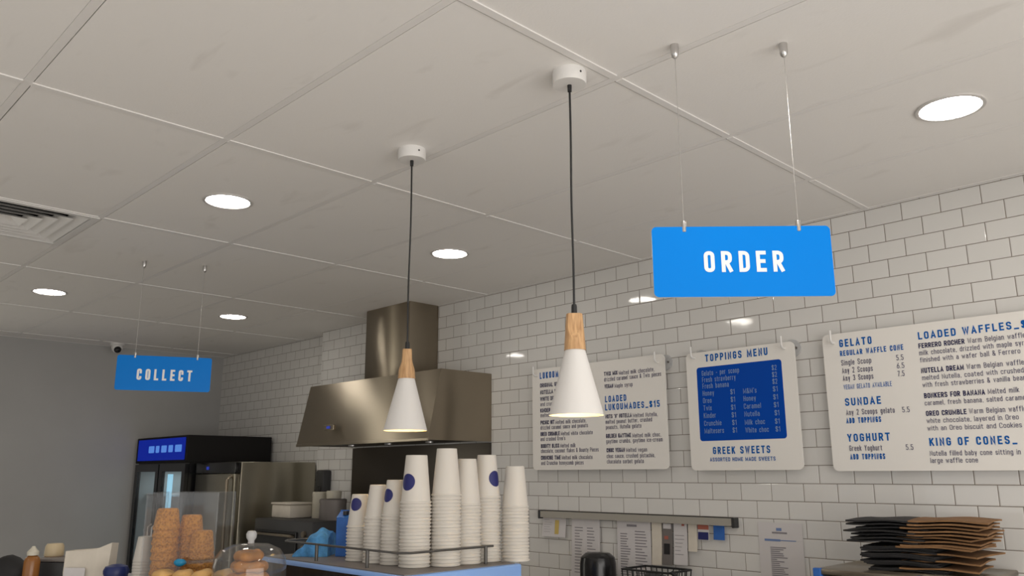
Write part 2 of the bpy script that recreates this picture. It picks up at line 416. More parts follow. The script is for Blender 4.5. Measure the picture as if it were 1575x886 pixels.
def glyph_width(ch): return max(p[0] for pts, c in glyph_paths(ch) for p in pts)
def stroke_mesh(bm, pts, closed, hw, place, ext=(True, True)):
    """pts in cap units (already scaled): ribbon of half width hw with mitred joints"""
    P = []
    n = len(pts)
    for i, (x, y, rd) in enumerate(pts):
        if rd and (closed or 0 < i < n - 1):
            a = Vector(pts[(i - 1) % n][:2]); b = Vector((x, y)); c = Vector(pts[(i + 1) % n][:2])
            la = (a - b).length; lc = (c - b).length
            fa = 0.5 if pts[(i - 1) % n][2] and (closed or i - 1 > 0) else 0.98
            fc = 0.5 if pts[(i + 1) % n][2] and (closed or i + 1 < n - 1) else 0.98
            r = min(0.19, la * fa, lc * fc)
            p0 = b + (a - b).normalized() * r; p1 = b + (c - b).normalized() * r
            for k in range(6):
                t = k / 5; s = 1 - t
                q = p0 * (s * s) + b * (2 * s * t) + p1 * (t * t)
                P.append(q * 0.35 + (b * 0.0 + q) * 0.65)
        else: P.append(Vector((x, y)))
    Q = [P[0]]
    for p in P[1:]:
        if (p - Q[-1]).length > 1e-4: Q.append(p)
    if closed and (Q[0] - Q[-1]).length < 1e-4: Q.pop()
    if not closed and len(Q) > 1:      # square ends
        if ext[0]: Q[0] = Q[0] + (Q[0] - Q[1]).normalized() * hw
        if ext[1]: Q[-1] = Q[-1] + (Q[-1] - Q[-2]).normalized() * hw
    P = Q; n = len(P); L = []; R = []
    for i in range(n):
        if closed: d0 = (P[i] - P[i - 1]).normalized(); d1 = (P[(i + 1) % n] - P[i]).normalized()
        else:
            d1 = (P[min(i + 1, n - 1)] - P[min(i, n - 2)]).normalized(); d0 = (P[max(i, 1)] - P[max(i - 1, 0)]).normalized()
        n0 = Vector((-d0.y, d0.x)); n1 = Vector((-d1.y, d1.x)); m = n0 + n1
        m = n0 if m.length < 1e-3 else m.normalized()
        k = min(2.4, 1.0 / max(0.2, m.dot(n0)))
        L.append(bm.verts.new(place(P[i] + m * hw * k))); R.append(bm.verts.new(place(P[i] - m * hw * k)))
    for i in range(n if closed else n - 1):
        j = (i + 1) % n
        try: bm.faces.new((L[i], R[i], R[j], L[j]))
        except ValueError: pass
def lettering(bm, txt, style, x0, x1, z, cap, y):
    s, tr = STYLE[style]
    n = len(txt)
    wsum = sum(glyph_width(c) for c in txt if c != ' ')
    fixed = sum(s for c in txt if c != ' ')
    gaps = sum((0.30 if c == ' ' else 0) for c in txt) + tr * (n - 1)
    hx = 1.0
    if x1 is not None:
        tot = (x1 - x0) / cap
        hx = (tot - fixed - gaps) / wsum
        if hx < 0.6 or hx > 1.25:
            hx = max(0.6, min(1.25, hx))
            tr += (tot - fixed - gaps - hx * wsum) / max(1, n - 1)
    cur = 0.0
    for c in txt:
        if c == ' ': cur += 0.30 + tr; continue
        for si, (pts, closed) in enumerate(glyph_paths(c)):
            ys = y - 0.00003 * si
            def grows(e, nb_):     # vertical ends only reach out at the base, cap, x and descender lines
                return abs(e[0] - nb_[0]) > 1e-6 or min(abs(e[1] - q_) for q_ in (0, 1, 0.7, -0.28)) < 1e-6
            ext = (grows(pts[0], pts[1]), grows(pts[-1], pts[-2]))
            if c in ".,'i" and len(pts) == 2: ext = (True, True)
            pp = [(px * hx + s / 2, s / 2 + py * (1 - s), rd) for px, py, rd in pts]
            stroke_mesh(bm, pp, closed, s / 2, lambda q, cur=cur, ys=ys: (x0 + (cur + q.x) * cap, ys, z + q.y * cap), ext)
        cur += glyph_width(c) * hx + s + tr
    return bm
def flat_part(name, bm, m, parent):
    # lettering faces the -y side
    for f in bm.faces:
        f.normal_update()
        if f.normal.y > 0: f.normal_flip()
    me = bpy.data.meshes.new(name); bm.to_mesh(me); bm.free()
    return link(name, me, m, parent)

# ================================================================ ROOM SHELL
HC = 2.7
XW, XE = -7.6, 2.6             # grey wall side, shopfront side
YF, YT, YR = -3.2, 3.453, 3.55 # behind the camera, tiled wall, tiled recess
XSTEP = -5.66
GX, GY = -1.326, 1.728        # ceiling grid origin
struct(boxo('floor', (XW - 0.1, XE + 0.1, YF - 0.1, YR + 0.2, -0.06, 0), 'floor'))
struct(boxo('wall_right', (XSTEP, XE, YT, YT + 0.25, 0, HC + 0.02), 'tile'))
struct(boxo('wall_back', (XW, XSTEP, YR, YR + 0.153, 0, HC + 0.02), 'tile'))
# grey end wall with a narrow glazed slot added to streak the steel hood
bm = nb()
box(bm, XW - 0.12, XW, 0.42, YR + 0.25, 0, HC + 0.02)
box(bm, XW - 0.12, XW, YF, 0.02, 0, HC + 0.02)
box(bm, XW - 0.12, XW, 0.02, 0.42, 0, 0.35)
box(bm, XW - 0.12, XW, 0.02, 0.42, 2.45, HC + 0.02)
struct(fin('wall_left', bm, 'grey_wall'))
bm = nb()
for q in ((0.02, 0.05, 0.35, 2.45), (0.39, 0.42, 0.35, 2.45), (0.05, 0.39, 0.35, 0.38), (0.05, 0.39, 2.42, 2.45)):
    box(bm, XW - 0.09, XW - 0.03, q[0], q[1], q[2], q[3])
w2 = struct(fin('added_slot_window', bm, 'charcoal'))  # frame of the added slot, unseen from the camera
struct(boxo('window_pane', (XW - 0.065, XW - 0.059, 0.05, 0.39, 0.38, 2.42), 'window_glass', w2))
area_light('added_streak_light', (XW - 0.02, 0.22, 1.42), (0, 0.6, 1.42), 0.32, 1.95, 9.0, (1.0, 0.95, 0.82))  # added lamp in the slot, meant for the hood's bright streak
# front wall behind the camera, glazed band
bm = nb()
box(bm, XW, XE, YF - 0.12, YF, 0, 0.35); box(bm, XW, XE, YF - 0.12, YF, 2.3, HC + 0.02)
box(bm, XW, -4.1, YF - 0.12, YF, 0.35, 2.3); box(bm, 2.1, XE, YF - 0.12, YF, 0.35, 2.3)
struct(fin('wall_front', bm, 'plain_wall'))
bm = nb()
for x in (-4.1, -2.56, -1.02, 0.52, 2.05): box(bm, x, x + 0.05, YF - 0.09, YF - 0.02, 0.35, 2.3)
w3 = struct(fin('window_3', bm, 'charcoal'))
struct(boxo('window_pane', (-4.05, 2.05, YF - 0.06, YF - 0.054, 0.35, 2.3), 'window_glass', w3))
# shopfront on the +x side
bm = nb()
box(bm, XE, XE + 0.12, YF, YR, 0, 0.28); box(bm, XE, XE + 0.12, YF, YR, 2.45, HC + 0.02)
box(bm, XE, XE + 0.12, 3.15, YR, 0.28, 2.45); box(bm, XE, XE + 0.12, YF, -2.6, 0.28, 2.45)
struct(fin('wall_street', bm, 'plain_wall'))
bm = nb()
for y in (-2.6, -1.18, 0.24, 1.66, 3.09): box(bm, XE + 0.02, XE + 0.09, y, y + 0.06, 0.28, 2.45)
w1 = struct(fin('window_1', bm, 'charcoal'))
struct(boxo('window_pane', (XE + 0.05, XE + 0.056, -2.54, 3.09, 0.28, 2.45), 'window_glass', w1))

# ---- suspended ceiling: lay-in panels between a painted grid
DIF = (-4.326, -3.726, 0.528, 1.128)     # opening of the air diffuser
xs = [GX + 1.2 * k for k in range(-6, 6)]
ys = [GY + 0.6 * k for k in range(-9, 5)]
bm = nb()
g = 0.0125
ex = [XW] + [x for x in xs if XW < x < XE] + [XE]
ey = [YF] + [y for y in ys if YF < y < YR] + [YR]
for xa, xb in zip(ex, ex[1:]):
    for ya, yb in zip(ey, ey[1:]):
        x0, x1, y0, y1 = xa + g, xb - 0.0175, ya + 0.0125 + random.uniform(0.001, 0.0032), yb - g
        if xa > -5 and xb < -3.7 and ya > 0.5 and yb < 1.2:
            x1 = DIF[0] - 0.004
        rz = random.uniform(0, 0.0012)
        box(bm, x0, x1, y0, y1, HC + 0.0026 + rz * 0.4, HC + 0.016)
# dark void above the panels
struct(fin('ceiling', bm, 'ceiling'))
struct(boxo('ceiling_void', (XW - 0.1, XE + 0.1, YF - 0.1, YR + 0.2, HC + 0.30, HC + 0.32), 'black_matt'))
k = 1
for x in ex[1:-1]:
    bm = nb(); yend = YR if x < XSTEP else YT
    box(bm, x - 0.012, x + 0.012, YF, yend, HC + 0.0019, HC + 0.02)
    cuts = [YF] + [y for y in ey[1:-1] if y < yend] + [yend]
    for ya, yb in zip(cuts, cuts[1:]): box(bm, x - 0.012, x + 0.012, ya + 0.0125, yb - 0.0125, HC - 0.0006, HC + 0.0019)
    struct(fin('trim_%d' % k, bm, 'tee')); k += 1
for y in ey[1:-1]:
    bm = nb(); box(bm, XW, XE, y - 0.0118, y + 0.0118, HC + 0.0021, HC + 0.019)
    struct(fin('trim_%d' % k, bm, 'tee')); k += 1
# wall angles where ceiling meets the walls
struct(boxo('trim_%d' % k, (XW, XW + 0.022, YF, YR, HC + 0.001, HC + 0.006), 'tee')); k += 1
struct(boxo('trim_%d' % k, (XSTEP, XE, YT - 0.02, YT, HC + 0.001, HC + 0.006), 'tee')); k += 1

# ================================================================ DOWNLIGHTS
def downlight(x, y, label):
    t = thing('downlight', label, 'ceiling light', (x, y, HC), 0, 'round recessed downlights in the ceiling')
    b = nb(); lathe(b, [(0.100, 0.004), (0.100, -0.0006), (0.098, -0.0022), (0.0885, -0.0022), (0.0855, 0.0016), (0.0855, 0.0036)], 56)
    fin('trim_ring', b, 'ring', t, True)
    b = nb(); lathe(b, [(0.0852, 0.0036), (0.0852, 0.0018), (0.05, 0.0012), (0.0, 0.0010)], 56)
    fin('diffuser', b, 'lamp', t, True)
DL = [(-0.726, 2.628, 'round lit downlight above and right of the ORDER sign'),
      (-3.126, 1.428, 'round lit downlight left of the left pendant, the larger of the lit pair nearest it'),
      (-3.126, 2.628, 'round lit downlight seen between the two pendant cords'),
      (-5.526, 1.428, 'round lit downlight nearest the left edge of the photo'),
      (-5.526, 2.628, 'round lit downlight nearest the tiled corner, right of the COLLECT sign'),
      (-0.726, 1.428, 'round lit downlight overhead just outside the top of the view'),
      (1.674, 2.628, 'round lit downlight by the tiled wall, beyond the right edge of the view'),
      (1.674, 1.428, 'round lit downlight over the shop floor, beyond the right edge of the view'),
      (-3.126, -0.972, 'round lit downlight behind the viewer on the grey wall side'),
      (-0.726, -0.972, 'round lit downlight behind the viewer in the middle of the shop'),
      (1.674, -0.972, 'round lit downlight behind the viewer on the street side')]
for x, y, l in DL: downlight(x, y, l)

# ================================================================ AIR DIFFUSER
t = thing('air_diffuser', 'square louvred air conditioning diffuser set in the ceiling at the left edge', 'air vent', (-4.026, 0.828, HC))
def frust(bm, r0, z0, r1, z1):
    a = [bm.verts.new((sx * r0, sy * r0, z0)) for sx, sy in ((-1,-1),(1,-1),(1,1),(-1,1))]
    b = [bm.verts.new((sx * r1, sy * r1, z1)) for sx, sy in ((-1,-1),(1,-1),(1,1),(-1,1))]
    for i in range(4): bm.faces.new((a[i], a[(i + 1) % 4], b[(i + 1) % 4], b[i]))
bm = nb()
frust(bm, 0.2985, 0.003, 0.2985, -0.004); frust(bm, 0.2985, -0.004, 0.272, -0.004); frust(bm, 0.272, -0.004, 0.268, 0.012)
fin('frame', bm, 'white_metal', t)
for i, r in enumerate((0.266, 0.218, 0.170, 0.122, 0.074)):
    bm = nb(); frust(bm, r, -0.002, r - 0.056, 0.024); frust(bm, r - 0.056, 0.024, r - 0.0565, 0.026); frust(bm, r - 0.0565, 0.026, r - 0.003, 0.0); frust(bm, r - 0.003, 0.0, r, -0.002)
    fin('louvre', bm, 'white_metal', t)
bm = nb(); frust(bm, 0.290, 0.004, 0.290, 0.18); frust(bm, 0.290, 0.18, 0.001, 0.181)
fin('plenum_box', bm, 'black_matt', t)

# ================================================================ CCTV CAMERA
t = thing('security_camera', 'small white dome security camera on the ceiling above the COLLECT sign', 'camera', (-7.36, 2.476, HC))
bm = nb(); lathe(bm, [(0.0, 0.001), (0.058, 0.001), (0.058, -0.014), (0.05, -0.022), (0.0, -0.022)], 32); fin('base_plate', bm, 'white_metal', t, True)
bm = nb(); lathe(bm, [(0.046, -0.022), (0.046, -0.04), (0.040, -0.062), (0.022, -0.078), (0.0, -0.082)], 32); fin('housing', bm, 'white_metal', t, True)
bm = nb(); bmesh.ops.create_uvsphere(bm, u_segments=24, v_segments=14, radius=0.030)
for v in bm.verts: v.co += Vector((0.028, -0.004, -0.056))
fin('lens', bm, 'black_gloss', t, True)

# ================================================================ PENDANT LAMPS
def pendant(x, y, label, facet_rot, cord_wave, zb):
    t = thing('pendant_lamp', label, 'pendant lamp', (x, y, zb), facet_rot, 'cone pendant lamps over the counter')
    top = HC + 0.003 - zb
    b = nb(); lathe(b, [(0.0, top), (0.0475, top), (0.048, top - 0.003), (0.048, top - 0.036), (0.0465, top - 0.0395), (0.0, top - 0.0405)], 48)
    c = fin('ceiling_canopy', b, 'white_metal', t, True)
    b = nb()
    ang = math.radians(-8) - facet_rot if facet_rot else math.radians(-8)
    d = Vector((math.cos(ang), math.sin(ang), 0)); p = d * 0.0475 + Vector((0, 0, top - 0.017))
    tube(b, [p, p + d * 0.0015], 0.0032, 12); fin('set_screw', b, 'charcoal', c, True)
    b = nb(); lathe(b, [(0.0, top - 0.040), (0.0062, top - 0.040), (0.0058, top - 0.060), (0.0, top - 0.060)], 16); fin('cord_grip', b, 'black', t, True)
    pts = []
    z0, z1 = top - 0.058, 0.29
    for i in range(41):
        s = i / 40; a = math.sin(PI * s)
        pts.append((cord_wave[0] * a * math.sin(7 * s + 1), cord_wave[1] * a * math.sin(5 * s + 0.6), z0 + (z1 - z0) * s))
    b = nb(); tube(b, pts, 0.0030, 10); fin('cord', b, 'black', t, True)
    b = nb(); lathe(b, [(0.0, 0.263), (0.0078, 0.263), (0.0074, 0.284), (0.0062, 0.290), (0.0, 0.290)], 16); fin('cord_grip', b, 'black', t, True)
    def rad(z): return 0.0285 + (0.0215 - 0.0285) * (z - 0.168) / 0.096
    def clamp(z):
        u = max(0.0, min(1.0, (0.264 - z) / 0.096))
        s = max(0.0, min(1.0, (u - 0.35) / 0.5)); s = s * s * (3 - 2 * s)
        return 0.0150 + 0.004 * u + 0.0105 * s
    prof = [(0.0, 0.2645), (rad(0.264) - 0.001, 0.2645)] + [(rad(0.2635 - 0.0955 * i / 30), 0.2635 - 0.0955 * i / 30) for i in range(31)] + [(0.0, 0.168)]
    b = nb(); lathe(b, prof, 72, clamp=clamp); fin('wooden_neck', b, 'wood', t, True)
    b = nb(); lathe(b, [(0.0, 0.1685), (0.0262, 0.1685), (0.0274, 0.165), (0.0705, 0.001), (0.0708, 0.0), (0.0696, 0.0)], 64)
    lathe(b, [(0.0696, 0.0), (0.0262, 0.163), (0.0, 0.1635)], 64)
    for f in b.faces:
        c0 = f.calc_center_median(); 
    me_in = None
    sh = fin('shade', b, ['shade', 'shade_glow'], t, True)
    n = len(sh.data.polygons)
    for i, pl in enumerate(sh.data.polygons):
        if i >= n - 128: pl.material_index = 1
    b = nb(); lathe(b, [(0.0, 0.163), (0.014, 0.163), (0.014, 0.128), (0.0, 0.128)], 20); fin('lamp_holder', b, 'black', t, True)
    b = nb(); lathe(b, [(0.0, 0.052), (0.014, 0.056), (0.0225, 0.072), (0.022, 0.09), (0.013, 0.115), (0.012, 0.128)], 24); fin('bulb', b, 'bulb', t, True)
pendant(-1.397, 1.605, 'white cone pendant with a wide wooden neck, hanging in front of the menu board', math.atan2(-1.605, 1.397) + PI / 2, (0.0012, 0.0012), 1.7435)
pendant(-2.158, 1.637, 'white cone pendant with a slim wooden neck, hanging in front of the steel hood', math.atan2(-1.637, 2.158), (0.006, 0.002), 1.7345)

# ================================================================ HANGING SIGNS
def hanging_sign(name, word, label, p, u, span, x0, x1, tx0, tx1, tz, cap, blue):
    ang = math.atan2(u[1], u[0])
    t = thing(name, label, 'sign', (p[0], p[1], 2.02), ang, 'blue hanging signs')
    b = nb(); plate(b, round_rect(x0, x1, 0.0, 0.180, 0.012), -0.004, 0.006)
    for f in b.faces:
        f.normal_update(); f.material_index = 0 if abs(f.normal.y) > 0.9 else 1
    fin('panel', b, [blue, 'sign_edge'], t)
    b = nb(); lettering(b, word, 'S', tx0, tx1, tz, cap, -0.0047); flat_part('lettering', b, 'vinyl_white', t)
    for px in (0.0, span):
        b = nb(); lathe(b, [(0.0, HC + 0.003 - 2.02), (0.0108, HC + 0.003 - 2.02), (0.0108, HC - 2.02 - 0.022), (0.0085, HC - 2.02 - 0.031), (0.0035, HC - 2.02 - 0.036), (0.0, HC - 2.02 - 0.036)], 24, cx=px)
        fin('ceiling_anchor', b, 'chrome', t, True)
        b = nb(); tube(b, [(px, 0, HC - 2.02 - 0.034), (px, 0, 0.19)], 0.0009, 8); fin('wire', b, 'chrome', t, True)
        b = nb(); lathe(b, [(0.0, 0.195), (0.0055, 0.195), (0.0062, 0.193), (0.0062, 0.168), (0.005, 0.1665), (0.0, 0.1665)], 20, cx=px)
        fin('clip', b, 'chrome', t, True)
uO = Vector((0.205, 0.202)).normalized(); uC = Vector((0.125, 0.273)).normalized()
hanging_sign('order_sign', 'ORDER', 'bright blue hanging sign reading ORDER beside the right pendant', (-1.103, 1.692), uO, 0.286, -0.082, 0.3625, 0.0445, 0.2415, 0.0625, 0.0535, 'order_blue')
hanging_sign('collect_sign', 'COLLECT', 'blue hanging sign reading COLLECT in front of the grey wall', (-4.363, 1.561), uC, 0.301, -0.083, 0.374, 0.0155, 0.281, 0.054, 0.0575, 'collect_blue')

# ================================================================ MENU BOARDS
MENU1 = [
('H', 'LUKOUMADES', -3.2385, -2.9965, 2.1245, 0.0362),
('B', 'ORIGINAL GR', -3.2377, None, 2.0753, 0.0229),
('B', 'NUTELLA DE', -3.2368, None, 2.036, 0.0228),
('B', 'WHITE DEL', -3.2374, None, 1.9981, 0.0227),
('B', 'KINDER', -3.2369, None, 1.9334, 0.0226),
('T', 'and crush', -3.2364, None, 1.9689, 0.0227),
('T', 'melted', -3.2359, None, 1.9065, 0.0225),
('B', 'PICNIC HIT', -3.2365, -3.1294, 1.8656, 0.0224),
('T', 'Melted milk chocolate,', -3.1222, -2.8982, 1.8637, 0.0221),
('T', 'drizzled caramel sauce and peanuts', -3.2369, -2.887, 1.8374, 0.0224),
('B', 'OREO CRUMBLE', -3.2375, -3.0921, 1.8016, 0.0223),
('T', 'Melted white chocolate', -3.0836, -2.855, 1.7996, 0.0218),
('T', "and crushed Oreo's", -3.2379, -3.0518, 1.7742, 0.0223),
('B', 'BOUNTY BLISS', -3.2356, -3.0978, 1.7351, 0.0222),
('T', 'Melted milk', -3.0893, -2.9779, 1.7346, 0.0217),
('T', 'chocolate, coconut flakes & Bounty Pieces', -3.236, -2.8175, 1.7083, 0.0221),
('B', 'CRUNCHIE TIME', -3.2366, -3.0879, 1.671, 0.022),
('T', 'Melted milk chocolate', -3.0795, -2.8606, 1.6704, 0.0215),
('T', 'and Crunchie honeycomb pieces', -3.2356, -2.9238, 1.6423, 0.022),
('B', 'TWIX MIX', -2.7669, -2.6755, 2.1016, 0.0213),
('T', 'Melted milk chocolate,', -2.6667, -2.4403, 2.0985, 0.022),
('T', 'drizzled caramel sauce & Twix pieces', -2.7666, -2.3998, 2.0717, 0.0223),
('B', 'VEGAN', -2.7654, -2.7062, 2.0352, 0.0212),
('T', 'Maple syrup', -2.6973, -2.5801, 2.0334, 0.022),
('H', 'LOADED', -2.7642, -2.6238, 1.9618, 0.0331),
('H', 'LUKOUMADES_$15', -2.7658, -2.4159, 1.9191, 0.033),
('B', "NUTS 'N' NUTELLA", -2.7648, -2.5932, 1.877, 0.0209),
('T', 'Melted Nutella,', -2.5847, -2.432, 1.8739, 0.0212),
('T', 'melted peanut butter, crushed', -2.7645, -2.467, 1.8491, 0.0218),
('T', 'peanuts, Nutella gelato', -2.7643, -2.5343, 1.821, 0.0218),
('B', 'GOLDEN GAYTIME', -2.7647, -2.6013, 1.7756, 0.0217),
('T', 'Melted milk choc,', -2.5929, -2.4167, 1.7732, 0.0211),
('T', 'gaytime crumbs, gaytime ice-cream', -2.7644, -2.4078, 1.7486, 0.0216),
('B', 'CHOC VEGAN', -2.7636, -2.6448, 1.7025, 0.0215),
('T', 'Melted vegan', -2.6362, -2.5046, 1.7017, 0.0211),
('T', 'choc sauce, crushed pistachio,', -2.7634, -2.4574, 1.673, 0.0214),
('T', 'chocolate sorbet gelato', -2.7632, -2.5273, 1.6454, 0.0214),
]
MENU2 = [
('H', 'TOPPINGS MENU', -2.142, -1.815, 2.1166, 0.0349),
('W', 'Gelato - per scoop', -2.1644, -1.9647, 2.0503, 0.0247),
('W', 'Fresh strawberry', -2.1644, -1.9848, 2.0191, 0.0246),
('W', 'Fresh banana', -2.1642, -2.0229, 1.9891, 0.0245),
('W', '$2', -1.7997, -1.7765, 2.0454, 0.0231),
('W', '$2', -1.8003, -1.7772, 2.0146, 0.023),
('W', '$2', -1.8009, -1.7778, 1.9839, 0.0229),
('W', 'Honey', -2.1654, -2.1037, 1.9551, 0.0245),
('W', "M&M's", -1.95, -1.8825, 1.9515, 0.0235),
('W', '$1', -2.0163, -1.9944, 1.9525, 0.0238),
('W', '$1', -1.8017, -1.7796, 1.9504, 0.0229),
('W', 'Oreo', -2.1655, -2.1195, 1.9204, 0.0244),
('W', 'Honey', -1.9506, -1.8889, 1.9171, 0.0234),
('W', '$1', -2.0168, -1.9949, 1.9173, 0.0237),
('W', '$1', -1.8027, -1.7807, 1.9149, 0.0228),
('W', 'Twix', -2.1657, -2.1207, 1.8854, 0.0243),
('W', 'Caramel', -1.9512, -1.8661, 1.8819, 0.0233),
('W', '$1', -2.0173, -1.9955, 1.8813, 0.0236),
('W', '$1', -1.8027, -1.7808, 1.8803, 0.0227),
('W', 'Kinder', -2.1658, -2.1004, 1.8499, 0.0242),
('W', 'Nutella', -1.9509, -1.8753, 1.8469, 0.0233),
('W', '$1', -2.0168, -1.995, 1.8463, 0.0235),
('W', '$1', -1.8019, -1.78, 1.8449, 0.0226),
('W', 'Crunchie', -2.166, -2.0733, 1.8137, 0.0241),
('W', 'Milk choc', -1.9517, -1.852, 1.8096, 0.0232),
('W', '$1', -2.0163, -1.9946, 1.8115, 0.0235),
('W', '$1', -1.803, -1.7811, 1.8082, 0.0225),
('W', 'Maltesers', -2.1662, -2.0627, 1.7781, 0.024),
('W', 'White choc', -1.9514, -1.8362, 1.7744, 0.0231),
('W', '$1', -2.0168, -1.9951, 1.7768, 0.0234),
('W', '$1', -1.803, -1.7812, 1.774, 0.0224),
('H', 'GREEK SWEETS', -2.127, -1.8361, 1.6816, 0.0333),
('h', 'ASSORTED HOME MADE SWEETS', -2.1455, -1.8133, 1.6485, 0.0175),
]
MENU3 = [
('H', 'GELATO', -1.4825, -1.3465, 2.1145, 0.0323),
('h', 'REGULAR WAFFLE CONE', -1.4834, -1.224, 2.0766, 0.0226),
('T', 'Single Scoop', -1.4819, -1.356, 2.0363, 0.0233),
('T', 'Any 2 Scoops', -1.4815, -1.3534, 2.0031, 0.0233),
('T', 'Any 3 Scoops', -1.481, -1.3541, 1.9711, 0.0232),
('T', '5.5', -1.2555, -1.2275, 2.036, 0.0223),
('T', '6.5', -1.2565, -1.2277, 2.0038, 0.0222),
('T', '7.5', -1.2566, -1.2303, 1.9717, 0.0221),
('v', 'VEGAN GELATO AVAILABLE', -1.4808, -1.2838, 1.9356, 0.0197),
('H', 'SUNDAE', -1.4811, -1.3331, 1.8675, 0.0314),
('T', 'Any 2 Scoops gelato', -1.4804, -1.2836, 1.8289, 0.0228),
('T', '5.5', -1.2541, -1.2258, 1.8284, 0.0218),
('h', 'ADD TOPPINGS', -1.4829, -1.3404, 1.795, 0.0227),
('H', 'YOGHURT', -1.4849, -1.3123, 1.7204, 0.0318),
('T', 'Greek Yoghurt', -1.4806, -1.3478, 1.6827, 0.0224),
('T', '5.5', -1.2555, -1.2274, 1.6822, 0.0214),
('h', 'ADD TOPPINGS', -1.4805, -1.3392, 1.6482, 0.0224),
('H', 'LOADED WAFFLES_$', -1.1632, -0.7845, 2.1102, 0.0296),
('B', 'FERRERO ROCHER', -1.1657, -0.9974, 2.0752, 0.0196),
('T', 'Warm Belgian waffle,', -0.987, None, 2.0752, 0.02),
('T', 'milk chocolate, drizzled with maple syrup', -1.1659, None, 2.0474, 0.0196),
('T', 'finished with a wafer ball & Ferrero', -1.166, -0.816, 2.0194, 0.0195),
('B', 'NUTELLA DREAM', -1.1664, -1.011, 1.9767, 0.0202),
('T', 'Warm Belgian waffle,', -1.0017, None, 1.9776, 0.0198),
('T', 'melted Nutella, coated with crushed', -1.1658, -0.8139, 1.949, 0.0193),
('T', 'with fresh strawberries & vanilla bean', -1.167, None, 1.9213, 0.0193),
('B', 'BONKERS FOR BANANA', -1.166, -0.9496, 1.8783, 0.0199),
('T', 'Melted milk', -0.9399, -0.837, 1.8793, 0.0193),
('T', 'caramel, fresh banana, salted caramel', -1.1665, None, 1.8506, 0.0191),
('B', 'OREO CRUMBLE', -1.1665, -1.021, 1.8097, 0.0198),
('T', 'Warm Belgian waffle,', -1.0118, None, 1.8107, 0.0195),
('T', 'white chocolate, layered in Oreo', -1.167, -0.8505, 1.7822, 0.019),
('T', 'with an Oreo biscuit and Cookies', -1.1673, -0.844, 1.7535, 0.0189),
('H', 'KING OF CONES_', -1.1659, -0.866, 1.6953, 0.0304),
('T', 'Nutella filled baby cone sitting in', -1.169, None, 1.6579, 0.0194),
('T', 'large waffle cone', -1.1696, -1.0027, 1.631, 0.0194),
]

INK = {'H': 'ink_blue', 'h': 'ink_blue', 'v': 'ink_blue', 'B': 'ink_navy', 'T': 'ink_soft', 'W': 'ink_pale'}
YB = 3.410
def menu_board(name, label, x0, x1, z0, z1, lines, hooks, panel=None):
    cx = (x0 + x1) / 2
    t = thing(name, label, 'menu board', (cx, YB, z0), 0, 'white menu boards on the tiled wall')
    b = nb(); plate(b, round_rect(x0 - cx, x1 - cx, 0, z1 - z0, 0.024, 8), 0.0, 0.006)
    fin('panel', b, 'board', t)
    if panel:
        a = panel; b = nb(); plate(b, round_rect(a[0] - cx, a[1] - cx, a[2] - z0, a[3] - z0, 0.014, 6), -0.0006, 0.0)
        fin('blue_panel', b, 'board_blue', t)
    for st, txt, xa, xb, z, cap in lines:
        nm = {'H': 'heading', 'h': 'subheading', 'v': 'note_line', 'B': 'item_name', 'T': 'text_line', 'W': 'price_line'}[st]
        b = nb(); lettering(b, txt, st, xa - cx, None if xb is None else xb - cx, z - z0, cap, -0.0012)
        flat_part(nm, b, INK[st], t)
    for hx, hz, dx in hooks:
        b = nb(); c = []
        for k in range(33):
            a = 2 * PI * k / 32; c.append((hx + dx - cx + 0.040 * math.cos(a), hz - z0 + 0.040 * math.sin(a)))
        plate(b, c[:-1], 0.033, 0.0425)
        d = fin('wall_disc', b, 'clear', t, True)
        for s in (-1, 1):
            b = nb(); tube(b, [(hx + dx - cx + 0.021 * s, 0.030, hz - z0), (hx + dx - cx + 0.021 * s, 0.034, hz - z0)], 0.0055, 14)
            fin('screw', b, 'tin', d, True)
        b = nb()
        pts = [(hx - cx, 0.034, hz - z0), (hx - cx, -0.016, hz - z0 - 0.002)]
        for k in range(1, 9):
            a = PI / 2 * k / 8
            pts.append((hx - cx, -0.016 - 0.016 * math.sin(a), hz - z0 - 0.002 + 0.016 * (1 - math.cos(a))))
        pts.append((hx - cx, -0.032, hz - z0 + 0.050))
        tube(b, pts, 0.0045, 10); fin('hook', b, 'white_metal', t, True)
menu_board('menu_board', 'white menu board half hidden by the right pendant, headed LOADED LUKOUMADES in its right column', -3.300, -2.377, 1.615, 2.182, MENU1,
           [(-3.262, 2.146, 0.016), (-2.414, 2.142, 0.016)])
menu_board('menu_board', 'square white TOPPINGS MENU board with a blue panel', -2.250, -1.686, 1.608, 2.166, MENU2,
           [(-2.200, 2.142, 0.016), (-1.730, 2.139, 0.016)], (-2.193, -1.752, 1.743, 2.092))
menu_board('menu_board', 'wide white menu board at the right edge headed GELATO and LOADED WAFFLES', -1.556, -0.42, 1.602, 2.174, MENU3,
           [(-1.505, 2.136, 0.016), (-0.47, 2.136, 0.016)])

